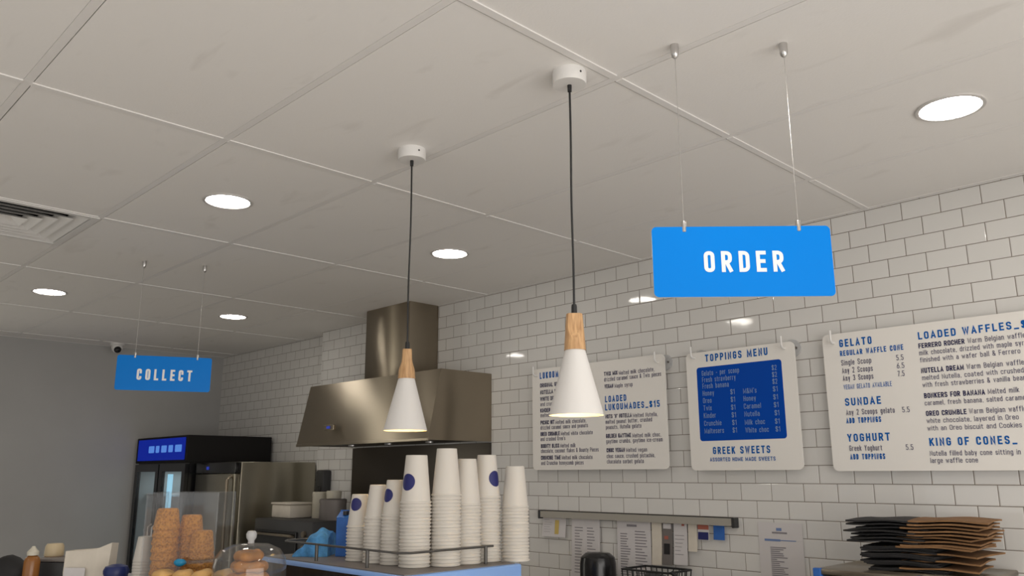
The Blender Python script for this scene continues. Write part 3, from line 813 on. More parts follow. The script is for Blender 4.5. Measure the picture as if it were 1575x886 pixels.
# ================================================================ EXTRACTION HOOD
HX0, HX1 = -5.125, -3.690
t = thing('extraction_hood', 'brushed steel extraction hood with a square flue under the ceiling', 'cooker hood', ((HX0 + HX1) / 2, YT, 1.785))
hw = (HX1 - HX0) / 2; hh = 0.412
bm = nb()
N = 22
def hood_y(s, v):   # slightly bulging sheet on the front
    return -(0.495 - 0.09 * v) - 0.006 * math.sin(PI * v) * (1 - (2 * s - 1) ** 6) 
rows = []
for j in range(N + 1):
    v = j / N
    rows.append([bm.verts.new((-hw + 2 * hw * i / N, hood_y(i / N, v), hh * v)) for i in range(N + 1)])
for j in range(N):
    for i in range(N): bm.faces.new((rows[j][i], rows[j][i + 1], rows[j + 1][i + 1], rows[j + 1][i]))
for side, i in ((-hw, 0), (hw, N)):
    back = [bm.verts.new((side, -0.001, hh * j / N)) for j in range(N + 1)]
    for j in range(N): bm.faces.new((rows[j][i], rows[j + 1][i], back[j + 1], back[j]))
tb = [bm.verts.new((-hw + 2 * hw * i / N, -0.001, hh)) for i in range(N + 1)]
for i in range(N): bm.faces.new((rows[N][i], rows[N][i + 1], tb[i + 1], tb[i]))
fin('canopy', bm, 'steel', t, True)
boxo('lip', (-hw - 0.002, hw + 0.002, -0.498, -0.484, -0.006, 0.012), 'steel', t, 0.003)
boxo('grease_filter', (-hw + 0.01, hw - 0.01, -0.483, -0.004, 0.004, 0.03), 'dark_steel', t)
for i, x in enumerate((-0.42, 0.0, 0.42)):
    b = nb(); tube(b, [(x, -0.24, 0.005), (x, -0.24, -0.004)], 0.028, 20); fin('hood_lamp', b, 'chrome', t, True)
fcx = -4.458 - (HX0 + HX1) / 2
bm = nb(); box(bm, fcx - 0.247, fcx + 0.247, -0.245, -0.001, hh, HC + 0.003 - 1.785, 0.006)
fin('flue', bm, 'steel', t, True)
boxo('control_panel', (-0.335, -0.225, -0.520, -0.500, 0.090, 0.125), 'steel', t, 0.004)
boxo('switch', (-0.300, -0.262, -0.5245, -0.5195, 0.100, 0.116), 'led', t, 0.002)
tag(boxo('splashback', (-5.155, -3.69, YT - 0.016, YT - 0.001, 0.95, 1.778), 'dark_steel'), 'dark steel splashback on the tiled wall below the extraction hood', 'wall panel')

# ================================================================ TALL FRIDGES
fx0, fx1, fy0, fy1 = -7.545, -6.505, 2.79, 3.52
t = thing('drinks_fridge', 'black two door drinks fridge with a lit blue header in the far corner', 'fridge', ((fx0 + fx1) / 2, fy0, 0))
w = (fx1 - fx0) / 2; dp = fy1 - fy0
bm = nb()
box(bm, -w, -w + 0.04, 0.03, dp, 0.08, 1.69); box(bm, w - 0.04, w, 0.03, dp, 0.08, 1.69)
box(bm, -w + 0.04, w - 0.04, dp - 0.04, dp, 0.08, 1.69); box(bm, -w, w, 0.0, dp, 0.0, 0.12); box(bm, -w + 0.04, w - 0.04, 0.03, dp - 0.04, 1.64, 1.69)
fin('cabinet', bm, 'black_gloss', t)
bm = nb(); box(bm, -w, w, 0.0, dp, 1.690, 1.905, 0.006); hd = fin('header', bm, 'black_matt', t)
bm = nb(); plate(bm, round_rect(-w + 0.045, w - 0.03, 1.712, 1.888, 0.008), -0.004, 0.0); sc = fin('lit_panel', bm, 'screen', hd)
bm = nb()
for a, b_ in ((-0.235, -0.120), (-0.085, -0.015), (0.03, 0.135), (0.175, 0.26), (0.305, 0.43)):
    plate(bm, round_rect(a, b_, 1.775, 1.832, 0.010), -0.006, -0.004)
fin('lit_lettering', bm, 'screen_text', sc)
for s in (-1, 1):
    x0, x1 = (-w + 0.005, -0.01) if s < 0 else (0.01, w - 0.005)
    bm = nb()
    for q in ((x0, x0 + 0.06, 0.13, 1.68), (x1 - 0.06, x1, 0.13, 1.68), (x0 + 0.06, x1 - 0.06, 0.13, 0.20), (x0 + 0.06, x1 - 0.06, 1.62, 1.68)): box(bm, q[0], q[1], 0.0, 0.028, q[2], q[3])
    dr = fin('door', bm, 'black_gloss', t)
    boxo('pane', (x0 + 0.06, x1 - 0.06, 0.012, 0.016, 0.20, 1.62), 'glass', dr)
    hx = x1 - 0.03 if s < 0 else x0 + 0.03
    bm = nb(); tube(bm, [(hx, -0.002, 0.7), (hx, -0.03, 0.72), (hx, -0.03, 1.18), (hx, -0.002, 1.2)], 0.009, 10); fin('handle', bm, 'chrome', dr, True)
    boxo('cold_lamp', ((x1 - 0.082) if s < 0 else (x0 + 0.062), (x1 - 0.062) if s < 0 else (x0 + 0.10), 0.05, 0.08, 0.25, 1.6), 'cold_tube', t)
boxo('lining', (-w + 0.041, w - 0.041, dp - 0.06, dp - 0.041, 0.12, 1.63), 'interior', t)
for x in (-w + 0.041, w - 0.049): boxo('side_lining', (x, x + 0.008, 0.035, dp - 0.061, 0.13, 1.63), 'interior', t)
al = area_light('fridge_cabinet_light', (0, 0, 0), (0, 0, -1), 0.8, 0.3, 1.3, (0.75, 0.92, 1.0)); al.parent = t; al.location = (0, 0.36, 1.63); al.rotation_euler = (0, 0, 0)
for z in (0.45, 0.80, 1.12, 1.42): boxo('shelf', (-w + 0.050, w - 0.050, 0.10, dp - 0.062, z, z + 0.012), 'interior', t)

sx0, sx1, sy0, sy1 = -6.47, -5.80, 2.86, 3.53
t = thing('steel_fridge', 'upright stainless steel kitchen fridge beside the black drinks fridge', 'fridge', ((sx0 + sx1) / 2, sy0, 0))
w = (sx1 - sx0) / 2; dp = sy1 - sy0
bm = nb(); box(bm, -w, w, 0.045, dp, 0.10, 1.687, 0.008); fin('cabinet', bm, 'fridge_steel', t, True)
bm = nb(); box(bm, -w + 0.004, w - 0.004, 0.0, 0.044, 0.12, 1.600, 0.006); dr = fin('door', bm, 'fridge_steel', t, True)
bm = nb(); tube(bm, [(w - 0.05, 0.0, 0.85), (w - 0.05, -0.035, 0.88), (w - 0.05, -0.035, 1.56), (w - 0.05, 0.0, 1.59)], 0.012, 10); fin('handle', bm, 'steel', dr, True)
bm = nb(); box(bm, -w + 0.004, w - 0.004, 0.0, 0.044, 1.604, 1.685, 0.004); cp = fin('control_strip', bm, 'black_gloss', t, True)
boxo('display_light', (-0.14, -0.10, -0.003, 0.0, 1.632, 1.655), 'led', cp)
for px in (-w + 0.06, w - 0.06):
    for py in (0.08, dp - 0.06):
        bm = nb(); tube(bm, [(px, py, 0.0), (px, py, 0.101)], 0.022, 12); fin('foot', bm, 'black', t, True)

# ================================================================ BACK BENCHES AND WHAT STANDS ON THEM
def bench(name, label, x0, x1, y0, y1, z):
    t = thing(name, label, 'bench', ((x0 + x1) / 2, (y0 + y1) / 2, 0))
    a, d = (x1 - x0) / 2, (y1 - y0) / 2
    boxo('worktop', (-a, a, -d, d, z - 0.04, z), 'steel', t, 0.004)
    for i in (-1, 1):
        for j in (-1, 1):
            b = nb(); tube(b, [(i * (a - 0.05), j * (d - 0.05), 0), (i * (a - 0.05), j * (d - 0.05), z - 0.039)], 0.02, 12); fin('leg', b, 'steel', t, True)
    boxo('undershelf', (-a + 0.05, a - 0.05, -d + 0.05, d - 0.05, 0.25, 0.275), 'steel', t)
bench('work_bench', 'long steel work bench along the tiled wall under the menu boards', -3.60, 0.9, 2.83, 3.435, 0.92)
bench('cooking_bench', 'steel bench below the extraction hood', -5.72, -3.70, 2.83, 3.432, 0.92)

t = thing('countertop_oven', 'black countertop oven on the bench beside the steel fridge', 'oven', (-5.25, 3.18, 0.92))
bm = nb(); box(bm, -0.40, 0.38, -0.22, 0.20, 0.025, 0.372, 0.01); fin('body', bm, 'charcoal', t, True)
boxo('door', (-0.36, 0.20, -0.236, -0.2201, 0.05, 0.30), 'black_gloss', t, 0.004)
bm = nb(); tube(bm, [(-0.33, -0.236, 0.27), (-0.33, -0.262, 0.275), (0.17, -0.262, 0.275), (0.17, -0.236, 0.27)], 0.008, 10); fin('handle', bm, 'steel', t, True)
for z in (0.10, 0.20, 0.29):
    b = nb(); tube(b, [(0.29, -0.2205, z), (0.29, -0.238, z)], 0.02, 16); fin('knob', b, 'steel', t, True)
for i in (-0.35, 0.33):
    for j in (-0.17, 0.15):
        b = nb(); tube(b, [(i, j, 0), (i, j, 0.027)], 0.018, 10); fin('foot', b, 'black', t, True)
ztop = 0.92 + 0.372
t = thing('storage_tub', 'low cream plastic tub on the black oven, leftmost of the containers', 'container', (-5.49, 3.16, ztop))
bm = nb(); box(bm, -0.13, 0.13, -0.09, 0.09, 0.0, 0.092, 0.012); fin('body', bm, 'paper_warm', t, True)
bm = nb(); box(bm, -0.135, 0.135, -0.095, 0.095, 0.093, 0.106, 0.004); fin('lid', bm, 'paper_warm', t, True)
def canister(x, y, r, h, m, ml, label):
    t = thing('canister', label, 'canister', (x, y, ztop), 0, 'canisters on the black oven')
    b = nb(); lathe(b, [(0, 0), (r * 0.97, 0), (r, 0.006), (r, h - 0.02), (r * 0.96, h - 0.018), (0, h - 0.018)], 28); fin('body', b, m, t, True)
    b = nb(); lathe(b, [(r * 1.03, h - 0.022), (r * 1.03, h), (r * 0.95, h + 0.005), (0, h + 0.005)], 28); fin('lid', b, ml, t, True)
canister(-5.285, 3.27, 0.058, 0.175, 'pale_cap', 'pale_cap', 'pale cream canister on the black oven behind the low tub')
canister(-5.115, 3.27, 0.052, 0.185, 'pale_cap', 'pale_cap', 'tall pale canister on the black oven left of the grey tin')
canister(-4.965, 3.17, 0.090, 0.135, 'tin', 'tin', 'squat grey tin on the black oven near the blue cartons')
t = thing('dark_slot_box', 'small dark box on the tiles beside the steel fridge', 'dispenser', (-5.50, YT, 1.455))  # plain dark box filling the dark slot beside the fridge
bm = nb(); box(bm, -0.055, 0.055, -0.07, -0.001, 0.0, 0.17, 0.012); fin('body', bm, 'charcoal', t, True)
bm = nb(); box(bm, -0.03, 0.03, -0.082, -0.0702, 0.01, 0.05, 0.004); fin('front_strip', bm, 'black', t, True)

# ---- docket rail and the papers clipped under it
t = thing('docket_rail', 'long grey metal docket rail on the tiled wall below the menu boards', 'rail', (-2.655, YT, 1.372))
bm = nb(); plate(bm, [(0.03, 0.0)] and round_rect(-0.61, 0.60, -0.012, 0.020, 0.010, 5), -0.036, -0.006); fin('rail_bar', bm, 'rail_grey', t, True)
bm = nb(); box(bm, -0.60, 0.59, -0.0055, -0.0005, -0.016, 0.024); fin('back_strip', bm, 'charcoal', t)
for x0 in (-0.614, 0.600):
    bm = nb(); plate(bm, round_rect(x0, x0 + 0.014, -0.020, 0.025, 0.004, 3), -0.04, -0.001); fin('end_cap', bm, 'charcoal', t)
def sheet(name, label, cat, x0, x1, z0, z1, y, m, group=None, curl=0.006, marks=(), loc_top=True):
    cx = (x0 + x1) / 2
    t = thing(name, label, cat, (cx, y, z0), 0, group)
    b = nb(); n = 8; rows = []
    for j in range(n + 1):
        v = j / n
        yy = -curl * (1 - v) ** 2
        rows.append([b.verts.new((x - cx, yy - 0.0008 * s, (z1 - z0) * v)) for s in (1, 0) for x in (x0, x1)])
    for a, c in zip(rows, rows[1:]):
        for i, j in ((0, 1), (1, 3), (3, 2), (2, 0)): b.faces.new((a[i], a[j], c[j], c[i]))
    b.faces.new((rows[0][0], rows[0][1], rows[0][3], rows[0][2])); b.faces.new((rows[n][0], rows[n][1], rows[n][3], rows[n][2]))
    fin('paper', b, m, t)
    for mm, rects in marks:
        b = nb()
        for ax0, ax1, az0, az1 in rects:
            H = z1 - z0
            vs = []
            for ax, az in ((ax0, az0), (ax1, az0), (ax1, az1), (ax0, az1)):
                vs.append(b.verts.new((ax * (x1 - x0) + x0 - cx, -curl * (1 - az) ** 2 - 0.0022, az * H)))
            b.faces.new(vs)
        flat_part('print', b, mm, t)
    return t
def text_lines(x0, x1, top, bot, n, seed):
    r = random.Random(seed); out = []
    for i in range(n):
        z = top - (top - bot) * i / max(1, n - 1)
        out.append((x0, x0 + (x1 - x0) * r.uniform(0.55, 1.0), z - 0.006, z + 0.006))
    return out
G = 'papers hanging from the docket rail'
yr = YT - 0.004
ZR = 1.362
sheet('docket', 'small white docket with a yellow mark, leftmost under the docket rail', 'paper', -3.258, -3.085, 1.258, ZR, YT - 0.012, 'paper', G, 0.010, [('print_yellow', [(0.55, 0.72, 0.15, 0.85)]), ('print_grey', text_lines(0.08, 0.45, 0.85, 0.25, 6, 1))])
sheet('docket', 'long white two column docket, second from the left under the docket rail', 'paper', -3.045, -2.850, 1.02, ZR, YT - 0.012, 'paper', G, 0.012, [('print_grey', text_lines(0.12, 0.42, 0.86, 0.2, 16, 2) + text_lines(0.56, 0.88, 0.86, 0.2, 16, 3))])
sheet('docket', 'widest white two column docket, in the middle of the docket rail', 'paper', -2.735, -2.525, 1.0, ZR, YT - 0.012, 'paper', G, 0.012, [('print_grey', text_lines(0.10, 0.42, 0.82, 0.25, 18, 4) + text_lines(0.54, 0.9, 0.86, 0.2, 18, 5) + [(0.3, 0.6, 0.92, 0.95)])])
sheet('docket', 'narrow cream docket just left of the dark photo strip on the rail', 'paper', -2.518, -2.458, 1.16, ZR, YT - 0.012, 'paper_warm', G, 0.012)
sheet('photo_strip', 'dark grey photo strip hanging from the docket rail', 'paper', -2.452, -2.394, 1.165, ZR, YT - 0.016, 'tin', G, 0.012, [('print_red', [(0.2, 0.6, 0.60, 0.68)]), ('black_paper', [(0.15, 0.75, 0.25, 0.5)]), ('paper', [(0.1, 0.9, 0.85, 0.97)])])
sheet('docket', 'white handwritten docket right of the dark photo strip on the rail', 'paper', -2.388, -2.312, 1.17, ZR, YT - 0.013, 'paper', G, 0.012, [('print_red', [(0.62, 0.82, 0.93, 0.98)]), ('print_grey', text_lines(0.1, 0.85, 0.7, 0.25, 6, 6))])
sheet('docket', 'slim cream docket left of the red and navy card on the rail', 'paper', -2.307, -2.257, 1.235, ZR, YT - 0.011, 'paper_warm', G, 0.008)
sheet('card', 'small card, red above navy, near the right end of the docket rail', 'card', -2.252, -2.190, 1.290, ZR, YT - 0.014, 'paper', G, 0.004, [('print_red', [(0.02, 0.98, 0.66, 0.98)]), ('logo_navy', [(0.05, 0.95, 0.03, 0.5)])])
sheet('card', 'small plain blue card, rightmost on the docket rail', 'card', -2.166, -2.108, 1.295, ZR, YT - 0.014, 'royal_blue', G, 0.004)
tn = thing('menu_notice', 'white A4 notice taped to the tiles between the docket rail and the dark paper bags', 'notice', (0, 0, 0)) if False else None
sheet('wall_notice', 'white printed notice on the tiles between the docket rail and the dark paper bags', 'notice', -1.944, -1.735, 1.085, 1.382, YT - 0.003, 'paper', None, 0.001,
      [('print_blue', [(0.42, 0.54, 0.885, 0.925), (0.14, 0.50, 0.735, 0.765), (0.5, 0.85, 0.745, 0.757)]), ('print_grey', [(0.32, 0.66, 0.845, 0.868)] + [(0.26, 0.26 + 0.1 + 0.35 * random.random(), z, z + 0.014) for z in [0.64 - 0.028 * i for i in range(20)]])])

# ---- items on the work bench
t = thing('black_tub', 'black round topped tub standing on the work bench under the docket rail', 'tub', (-2.718, 3.26, 0.92))
bm = nb(); lathe(bm, [(0, 0), (0.088, 0), (0.090, 0.01), (0.089, 0.245), (0.083, 0.275), (0.06, 0.294), (0, 0.298)], 36); fin('body', bm, 'black_gloss', t, True)
bm = nb(); lathe(bm, [(0.0905, 0.02), (0.0930, 0.03), (0.0930, 0.05), (0.0905, 0.06)], 36); fin('band', bm, 'charcoal', t, True)
t = thing('wire_basket', 'black wire basket on the work bench right of the black tub', 'basket', (-2.355, 3.24, 0.92))
bm = nb()
for z, e in ((0.004, 0.10), (0.12, 0.115), (0.245, 0.128)):
    tube(bm, [(-e, -0.09, z), (e, -0.09, z), (e, 0.09, z), (-e, 0.09, z), (-e, -0.09, z)], 0.005, 8)
for i in range(9):
    s = -1 + 2 * i / 8
    for sy in (-1, 1): tube(bm, [(0.10 * s, 0.09 * sy, 0.004), (0.128 * s, 0.09 * sy, 0.245)], 0.003, 6)
for i in range(6):
    s = -1 + 2 * i / 5
    for sx in (-1, 1): tube(bm, [(0.10 * sx, 0.09 * s, 0.004), (0.128 * sx, 0.09 * s, 0.245)], 0.003, 6)
    tube(bm, [(-0.1, 0.09 * s, 0.004), (0.1, 0.09 * s, 0.004)], 0.003, 6)
fin('wire_frame', bm, 'black', t, True)
bm = nb(); tube(bm, [(0.128, -0.06, 0.245), (0.150, -0.062, 0.235), (0.118, -0.07, 0.10)], 0.011, 10); fin('handle', bm, 'black', t, True)
bm = nb(); blob(bm, (0.0, 0.0, 0.13), 0.095, 0.07, 0.11, 3, 0.12); fin('liner', bm, 'charcoal', t, True)

t = thing('bench_fridge', 'low stainless steel cabinet with blue corner guards under the paper bags', 'cabinet', (-1.195, 3.20, 0.92))
bm = nb(); box(bm, -0.265, 0.262, -0.20, 0.22, 0.02, 0.315, 0.006); fin('body', bm, 'steel', t, True)
bm = nb(); box(bm, -0.275, 0.272, -0.21, 0.23, 0.316, 0.336, 0.005); fin('top', bm, 'steel', t, True)
for x in (-0.272, 0.088): boxo('corner_guard', (x - 0.008, x + 0.022, -0.2135, -0.19, 0.300, 0.3375), 'royal_blue', t, 0.003)
for i in (-0.23, 0.23):
    for j in (-0.17, 0.18):
        b = nb(); tube(b, [(i, j, 0), (i, j, 0.022)], 0.018, 10); fin('foot', b, 'black', t, True)
def folded_bag(w, d, m, seed):
    b = nb(); r = random.Random(seed); nx, ny = 10, 6
    ph = [r.uniform(0, 6.3) for _ in range(4)]
    G2 = []
    for k, zo in ((0, 0.0), (1, 0.0054)):
        g = []
        for i in range(nx + 1):
            row = []
            for j in range(ny + 1):
                x = -w / 2 + w * i / nx; y = -d / 2 + d * j / ny
                z = zo + 0.0030 * math.sin(26 * x + 1.0) + 0.0016 * math.sin(18 * y + 0.5)
                xx = x + (0.006 * math.sin(4 * y / d + ph[2]) if i in (0, nx) else 0)
                row.append(b.verts.new((xx, y, z)))
            g.append(row)
        G2.append(g)
    for k in (0, 1):
        for i in range(nx):
            for j in range(ny): b.faces.new((G2[k][i][j], G2[k][i + 1][j], G2[k][i + 1][j + 1], G2[k][i][j + 1]))
    for i in range(nx):
        for j in (0, ny): b.faces.new((G2[0][i][j], G2[0][i + 1][j], G2[1][i + 1][j], G2[1][i][j]))
    for j in range(ny):
        for i in (0, nx): b.faces.new((G2[0][i][j], G2[0][i][j + 1], G2[1][i][j + 1], G2[1][i][j]))
    return fin('folded_paper_bag', b, m, None, True)
zb = 0.92 + 0.336 + 0.004
rb = random.Random(5)
blackb = [folded_bag(0.255, 0.24, 'black_paper', s) for s in range(3)]
kraftb = [folded_bag(0.25, 0.24, 'kraft', s + 10) for s in range(3)]
used = set()
def put_bag(src, x, y, z, rz, label, group):
    o = src if src.name not in used else src.copy()
    if src.name in used: COL.objects.link(o)
    used.add(src.name)
    o.location = (x, y, z); o.rotation_euler = (0, 0, rz); tag(o, label, 'paper bag', group)
    return o
for i in range(30):
    upper = i >= 15
    z = zb + 0.0059 * i
    if not upper:
        br = i % 4 == 2
        src = (kraftb if br else blackb)[i % 3]
        x = -1.175 + rb.uniform(-0.012, 0.012) + (0.10 if br else -0.02)
        lab = 'flattened brown paper bag in the lower, darker half of the bag pile' if br else 'flattened black paper bag in the lower half of the bag pile on the steel cabinet'
        gp = 'brown bags in the lower half of the pile' if br else 'black bags in the lower half of the pile'
        if i > 8 and not br: x -= 0.015
    else:
        br = i % 2 == 1
        src = (kraftb if br else blackb)[i % 3]
        x = -1.165 + rb.uniform(-0.018, 0.018) + (0.110 if br else -0.072)
        lab = 'flattened brown paper bag sticking out to the right in the upper half of the pile' if br else 'flattened black paper bag sticking out to the left in the upper half of the pile'
        gp = 'brown bags in the upper half of the pile' if br else 'black bags in the upper half of the pile'
    if i == 29: lab = 'topmost brown paper bag on the pile of flattened bags'
    put_bag(src, x, 3.20 + rb.uniform(-0.015, 0.015), z, math.radians(rb.uniform(-5, 5)), lab, gp if i != 29 else None)

# ================================================================ SERVING COUNTERS
t = thing('service_counter', 'pale service counter carrying the light blue coffee machine', 'counter', (-0.9, 1.5, 0))
boxo('cabinet', (-1.72, 1.9, -0.12, 0.46, 0.0, 0.895), 'counter_front', t)
boxo('countertop', (-1.75, 1.95, -0.132, 0.50, 0.896, 0.936), 'stone', t, 0.006)
t = thing('display_counter', 'raised pale display counter carrying the waffle cones and pastries', 'counter', (-2.87, 1.03, 0))
boxo('cabinet', (-0.72, 0.74, -0.30, 0.31, 0.0, 1.165), 'counter_front', t)
boxo('countertop', (-0.75, 0.77, -0.33, 0.332, 1.166, 1.206), 'stone', t, 0.006)
ZC, ZD = 0.936, 1.206

# ---- coffee machine
mx0, mx1, my0, my1, mz = -2.585, -1.815, 1.385, 1.825, 1.335
t = thing('coffee_machine', 'light blue espresso machine with a black back panel under the cup stacks', 'coffee machine', ((mx0 + mx1) / 2, (my0 + my1) / 2, ZC))
a, d, h = (mx1 - mx0) / 2, (my1 - my0) / 2, mz - ZC
bm = nb(); box(bm, -a, a, -d, d, 0.06, h, 0.007, 3); fin('body', bm, 'machine_blue', t, True)
bm = nb(); plate(bm, round_rect(-a + 0.022, a - 0.05, 0.10, h - 0.013, 0.008), -d - 0.004, -d - 0.0001); bp = fin('back_panel', bm, 'black_gloss', t)
bm = nb(); lettering(bm, 'M', 'H', -0.01, 0.05, h - 0.10, 0.055, -d - 0.006); flat_part('badge', bm, 'chrome', bp)
bm = nb(); plate(bm, round_rect(-a + 0.012, a - 0.012, h - 0.001, h + 0.003, 0.001, 2), -d + 0.009, d - 0.02); fin('cup_tray', bm, 'tin', t)
for i in (-1, 1):
    for j in (-1, 1):
        b = nb(); lathe(b, [(0, 0), (0.026, 0), (0.026, 0.012), (0.016, 0.022), (0.016, 0.062), (0, 0.062)], 20, i * (a - 0.07), j * (d - 0.06)); fin('foot', b, 'chrome', t, True)
for x in (-0.17, 0.17):
    b = nb(); lathe(b, [(0, 0.16), (0.034, 0.16), (0.034, 0.24), (0, 0.24)], 24, x, d + 0.045); gh = fin('group_head', b, 'chrome', t, True)
    boxo('neck', (x - 0.03, x + 0.03, d - 0.001, d + 0.02, 0.18, 0.25), 'chrome', gh)
boxo('drip_tray', (-a + 0.05, a - 0.05, d, d + 0.12, 0.06, 0.085), 'steel', t, 0.003)
bm = nb(); zr = h + 0.052
tube(bm, [(-a + 0.10, d - 0.10, zr), (-a + 0.07, d - 0.2, zr), (-a + 0.06, -d + 0.06, zr), (-a + 0.09, -d + 0.035, zr), (a - 0.08, -d + 0.035, zr), (a - 0.053, -d + 0.06, zr), (a - 0.053, d - 0.07, zr)], 0.0034, 10)
fin('cup_rail', bm, 'rail_dark', t, True)
for x, y in ((-a + 0.28, -d + 0.035), (a - 0.22, -d + 0.035), (a - 0.053, d - 0.10), (-a + 0.06, 0.0)):
    b = nb(); tube(b, [(x, y, h - 0.001), (x, y, zr)], 0.0055, 10); fin('rail_post', b, 'rail_dark', t, True)

# ---- paper cups, upside down in stacks
def cup_mesh(r_rim, r_base, hgt, name):
    b = nb()
    lathe(b, [(r_rim - 0.0015, 0.0035), (r_rim + 0.0012, 0.0), (r_rim + 0.0030, 0.0018), (r_rim + 0.0026, 0.0048), (r_rim, 0.006), (r_base, hgt - 0.001), (r_base - 0.0012, hgt), (r_base - 0.0035, hgt - 0.0005), (r_base - 0.0038, hgt - 0.008), (0, hgt - 0.008)], 40)
    return fin(name, b, 'paper_cup', None, True)
def cup_stack(x, y, ztop, r_rim, r_base, hgt, step, toplabel, stacklabel, group, logo=None):
    n = max(0, int(round((ztop - mz - 0.003 - hgt) / step)))
    z = mz + 0.0035
    first = None
    for i in range(n + 1):
        if first is None: o = cup_mesh(r_rim, r_base, hgt, 'paper_cup'); first = o
        else: o = first.copy(); COL.objects.link(o)
        o.location = (x + random.uniform(-0.0006, 0.0006), y + random.uniform(-0.0006, 0.0006), z + i * step)
        if i == n: tag(o, toplabel, 'paper cup')
        else: tag(o, stacklabel, 'paper cup', group)
    if logo:
        az, vz, rr = logo
        b = nb(); vs = []
        def P(q, w):   # q along the girth, w up the cup
            zz = vz + w; rad = r_rim + (r_base - r_rim) * (zz - 0.006) / (hgt - 0.007) + 0.0006
            aa = az + q / rad
            return (rad * math.cos(aa), rad * math.sin(aa), zz)
        for j in range(7):
            rr_j = rr * j / 6
            vs.append([b.verts.new(P(rr_j * math.cos(2 * PI * k / 24), rr_j * math.sin(2 * PI * k / 24))) for k in range(24)] if j else [b.verts.new(P(0, 0))])
        for j in range(6):
            for k in range(24):
                if j == 0: b.faces.new((vs[0][0], vs[1][k], vs[1][(k + 1) % 24]))
                else: b.faces.new((vs[j][k], vs[j + 1][k], vs[j + 1][(k + 1) % 24], vs[j][(k + 1) % 24]))
        fin('round_logo', b, 'logo_navy', o, True)
def toward(x, y, off): return math.atan2(-y, -x) + math.radians(off)
S = 'white paper cup nested in '
GS = [
 (-2.225, 1.518, 1.536, 0.036, 0.0250, 0.100, 'top cup of the leftmost, shortest stack, with a navy round logo', 'the leftmost, shortest stack on the coffee machine', -28, 0.070, 0.0195),
 (-2.135, 1.520, 1.570, 0.036, 0.0245, 0.100, 'plain top cup of the stack second from the left on the coffee machine', 'the stack second from the left on the coffee machine', None, 0, 0),
 (-2.058, 1.528, 1.584, 0.036, 0.0250, 0.105, 'top cup of the stack third from the left, logo half turned away', 'the stack third from the left on the coffee machine', -48, 0.060, 0.0195),
 (-1.958, 1.530, 1.655, 0.0430, 0.0315, 0.137, 'top cup of the tall stack at the front corner, logo on its left side', 'the tall stack at the front corner of the coffee machine', -40, 0.060, 0.024),
 (-1.916, 1.610, 1.671, 0.0420, 0.0300, 0.137, 'plain top cup of the tallest stack, in the middle of the cups', 'the tallest stack of cups on the coffee machine', None, 0, 0),
 (-1.918, 1.693, 1.645, 0.0410, 0.0285, 0.137, 'plain top cup of the stack third from the right on the coffee machine', 'the stack third from the right on the coffee machine', None, 0, 0),
 (-1.922, 1.778, 1.655, 0.0410, 0.0290, 0.130, 'top cup of the stack second from the right, logo on its right side', 'the stack second from the right on the coffee machine', 48, 0.058, 0.024),
 (-1.864, 1.845, 1.622, 0.0400, 0.0290, 0.125, 'plain top cup of the rightmost stack, against the pale tiles', 'the rightmost stack of cups on the coffee machine', None, 0, 0),
]
for i, (x, y, zt, rr, rb_, hg, tl, sl, lo, lz, lr) in enumerate(GS):
    cup_stack(x, y, zt, rr, rb_, hg, 0.0098, tl, S + sl, 'paper cups in ' + sl, None if lo is None else (toward(x, y, lo), lz, lr))

# ---- blue things left of the cups
def carton(x, y, w, d, h, label, rz):
    t = thing('drink_carton', label, 'carton', (x, y, mz + 0.003), rz, 'blue cartons on the coffee machine')
    b = nb(); box(b, -w / 2, w / 2, -d / 2, d / 2, 0, h * 0.84, 0.002)
    fin('body', b, 'royal_blue', t)
    b = nb()
    vs = [b.verts.new(p) for p in ((-w/2, -d/2, h*0.841), (w/2, -d/2, h*0.841), (w/2, d/2, h*0.841), (-w/2, d/2, h*0.841), (-w/2, 0, h*0.97), (w/2, 0, h*0.97), (-w/2, 0, h), (w/2, 0, h))]
    for q in ((0,1,5,4),(2,3,4,5),(0,4,3),(1,2,5),(0,3,2,1),(4,5,7,6)): b.faces.new([vs[i] for i in q])
    fin('gable_top', b, 'royal_blue', t)
    b = nb(); lathe(b, [(0, 0), (0.010, 0), (0.010, 0.012), (0, 0.012)], 16, 0.0, -d * 0.26)
    for v in b.verts: v.co.z += h * 0.895
    fin('cap', b, 'black', t, True)
carton(-2.374, 1.575, 0.055, 0.055, 0.145, 'blue drink carton, the shorter of two left of the cups', 0.5)
carton(-2.306, 1.590, 0.055, 0.055, 0.165, 'blue drink carton, the taller one right beside the leftmost cups', 0.5)
bm = nb(); n = 24
rows = []
for i in range(n + 1):
    u = i / n; row = []
    for j in range(13):
        v = j / 12
        hgt = 0.088 * math.sin(PI * min(1, u * 0.62 + 0.02)) ** 1.2 * (0.75 + 0.25 * math.sin(PI * v)) + 0.004 * math.sin(16 * u + 5 * v) + 0.003 * math.sin(23 * v)
        row.append(bm.verts.new((-0.075 + 0.135 * u, -0.055 + 0.12 * v + 0.008 * math.sin(7 * u), max(0.002, hgt))))
    rows.append(row)
for a_, b_ in zip(rows, rows[1:]):
    for j in range(12): bm.faces.new((a_[j], b_[j], b_[j + 1], a_[j + 1]))
bot = [[bm.verts.new((v.co.x, v.co.y, 0.0)) for v in row] for row in rows]
for a_, b_ in zip(bot, bot[1:]):
    for j in range(12): bm.faces.new((a_[j], a_[j + 1], b_[j + 1], b_[j]))
for R_, B_ in ((rows[0], bot[0]), (rows[-1], bot[-1])):
    for j in range(12): bm.faces.new((R_[j], R_[j + 1], B_[j + 1], B_[j]))
for j in (0, 12):
    for i in range(n): bm.faces.new((rows[i][j], rows[i + 1][j], bot[i + 1][j], bot[i][j]))
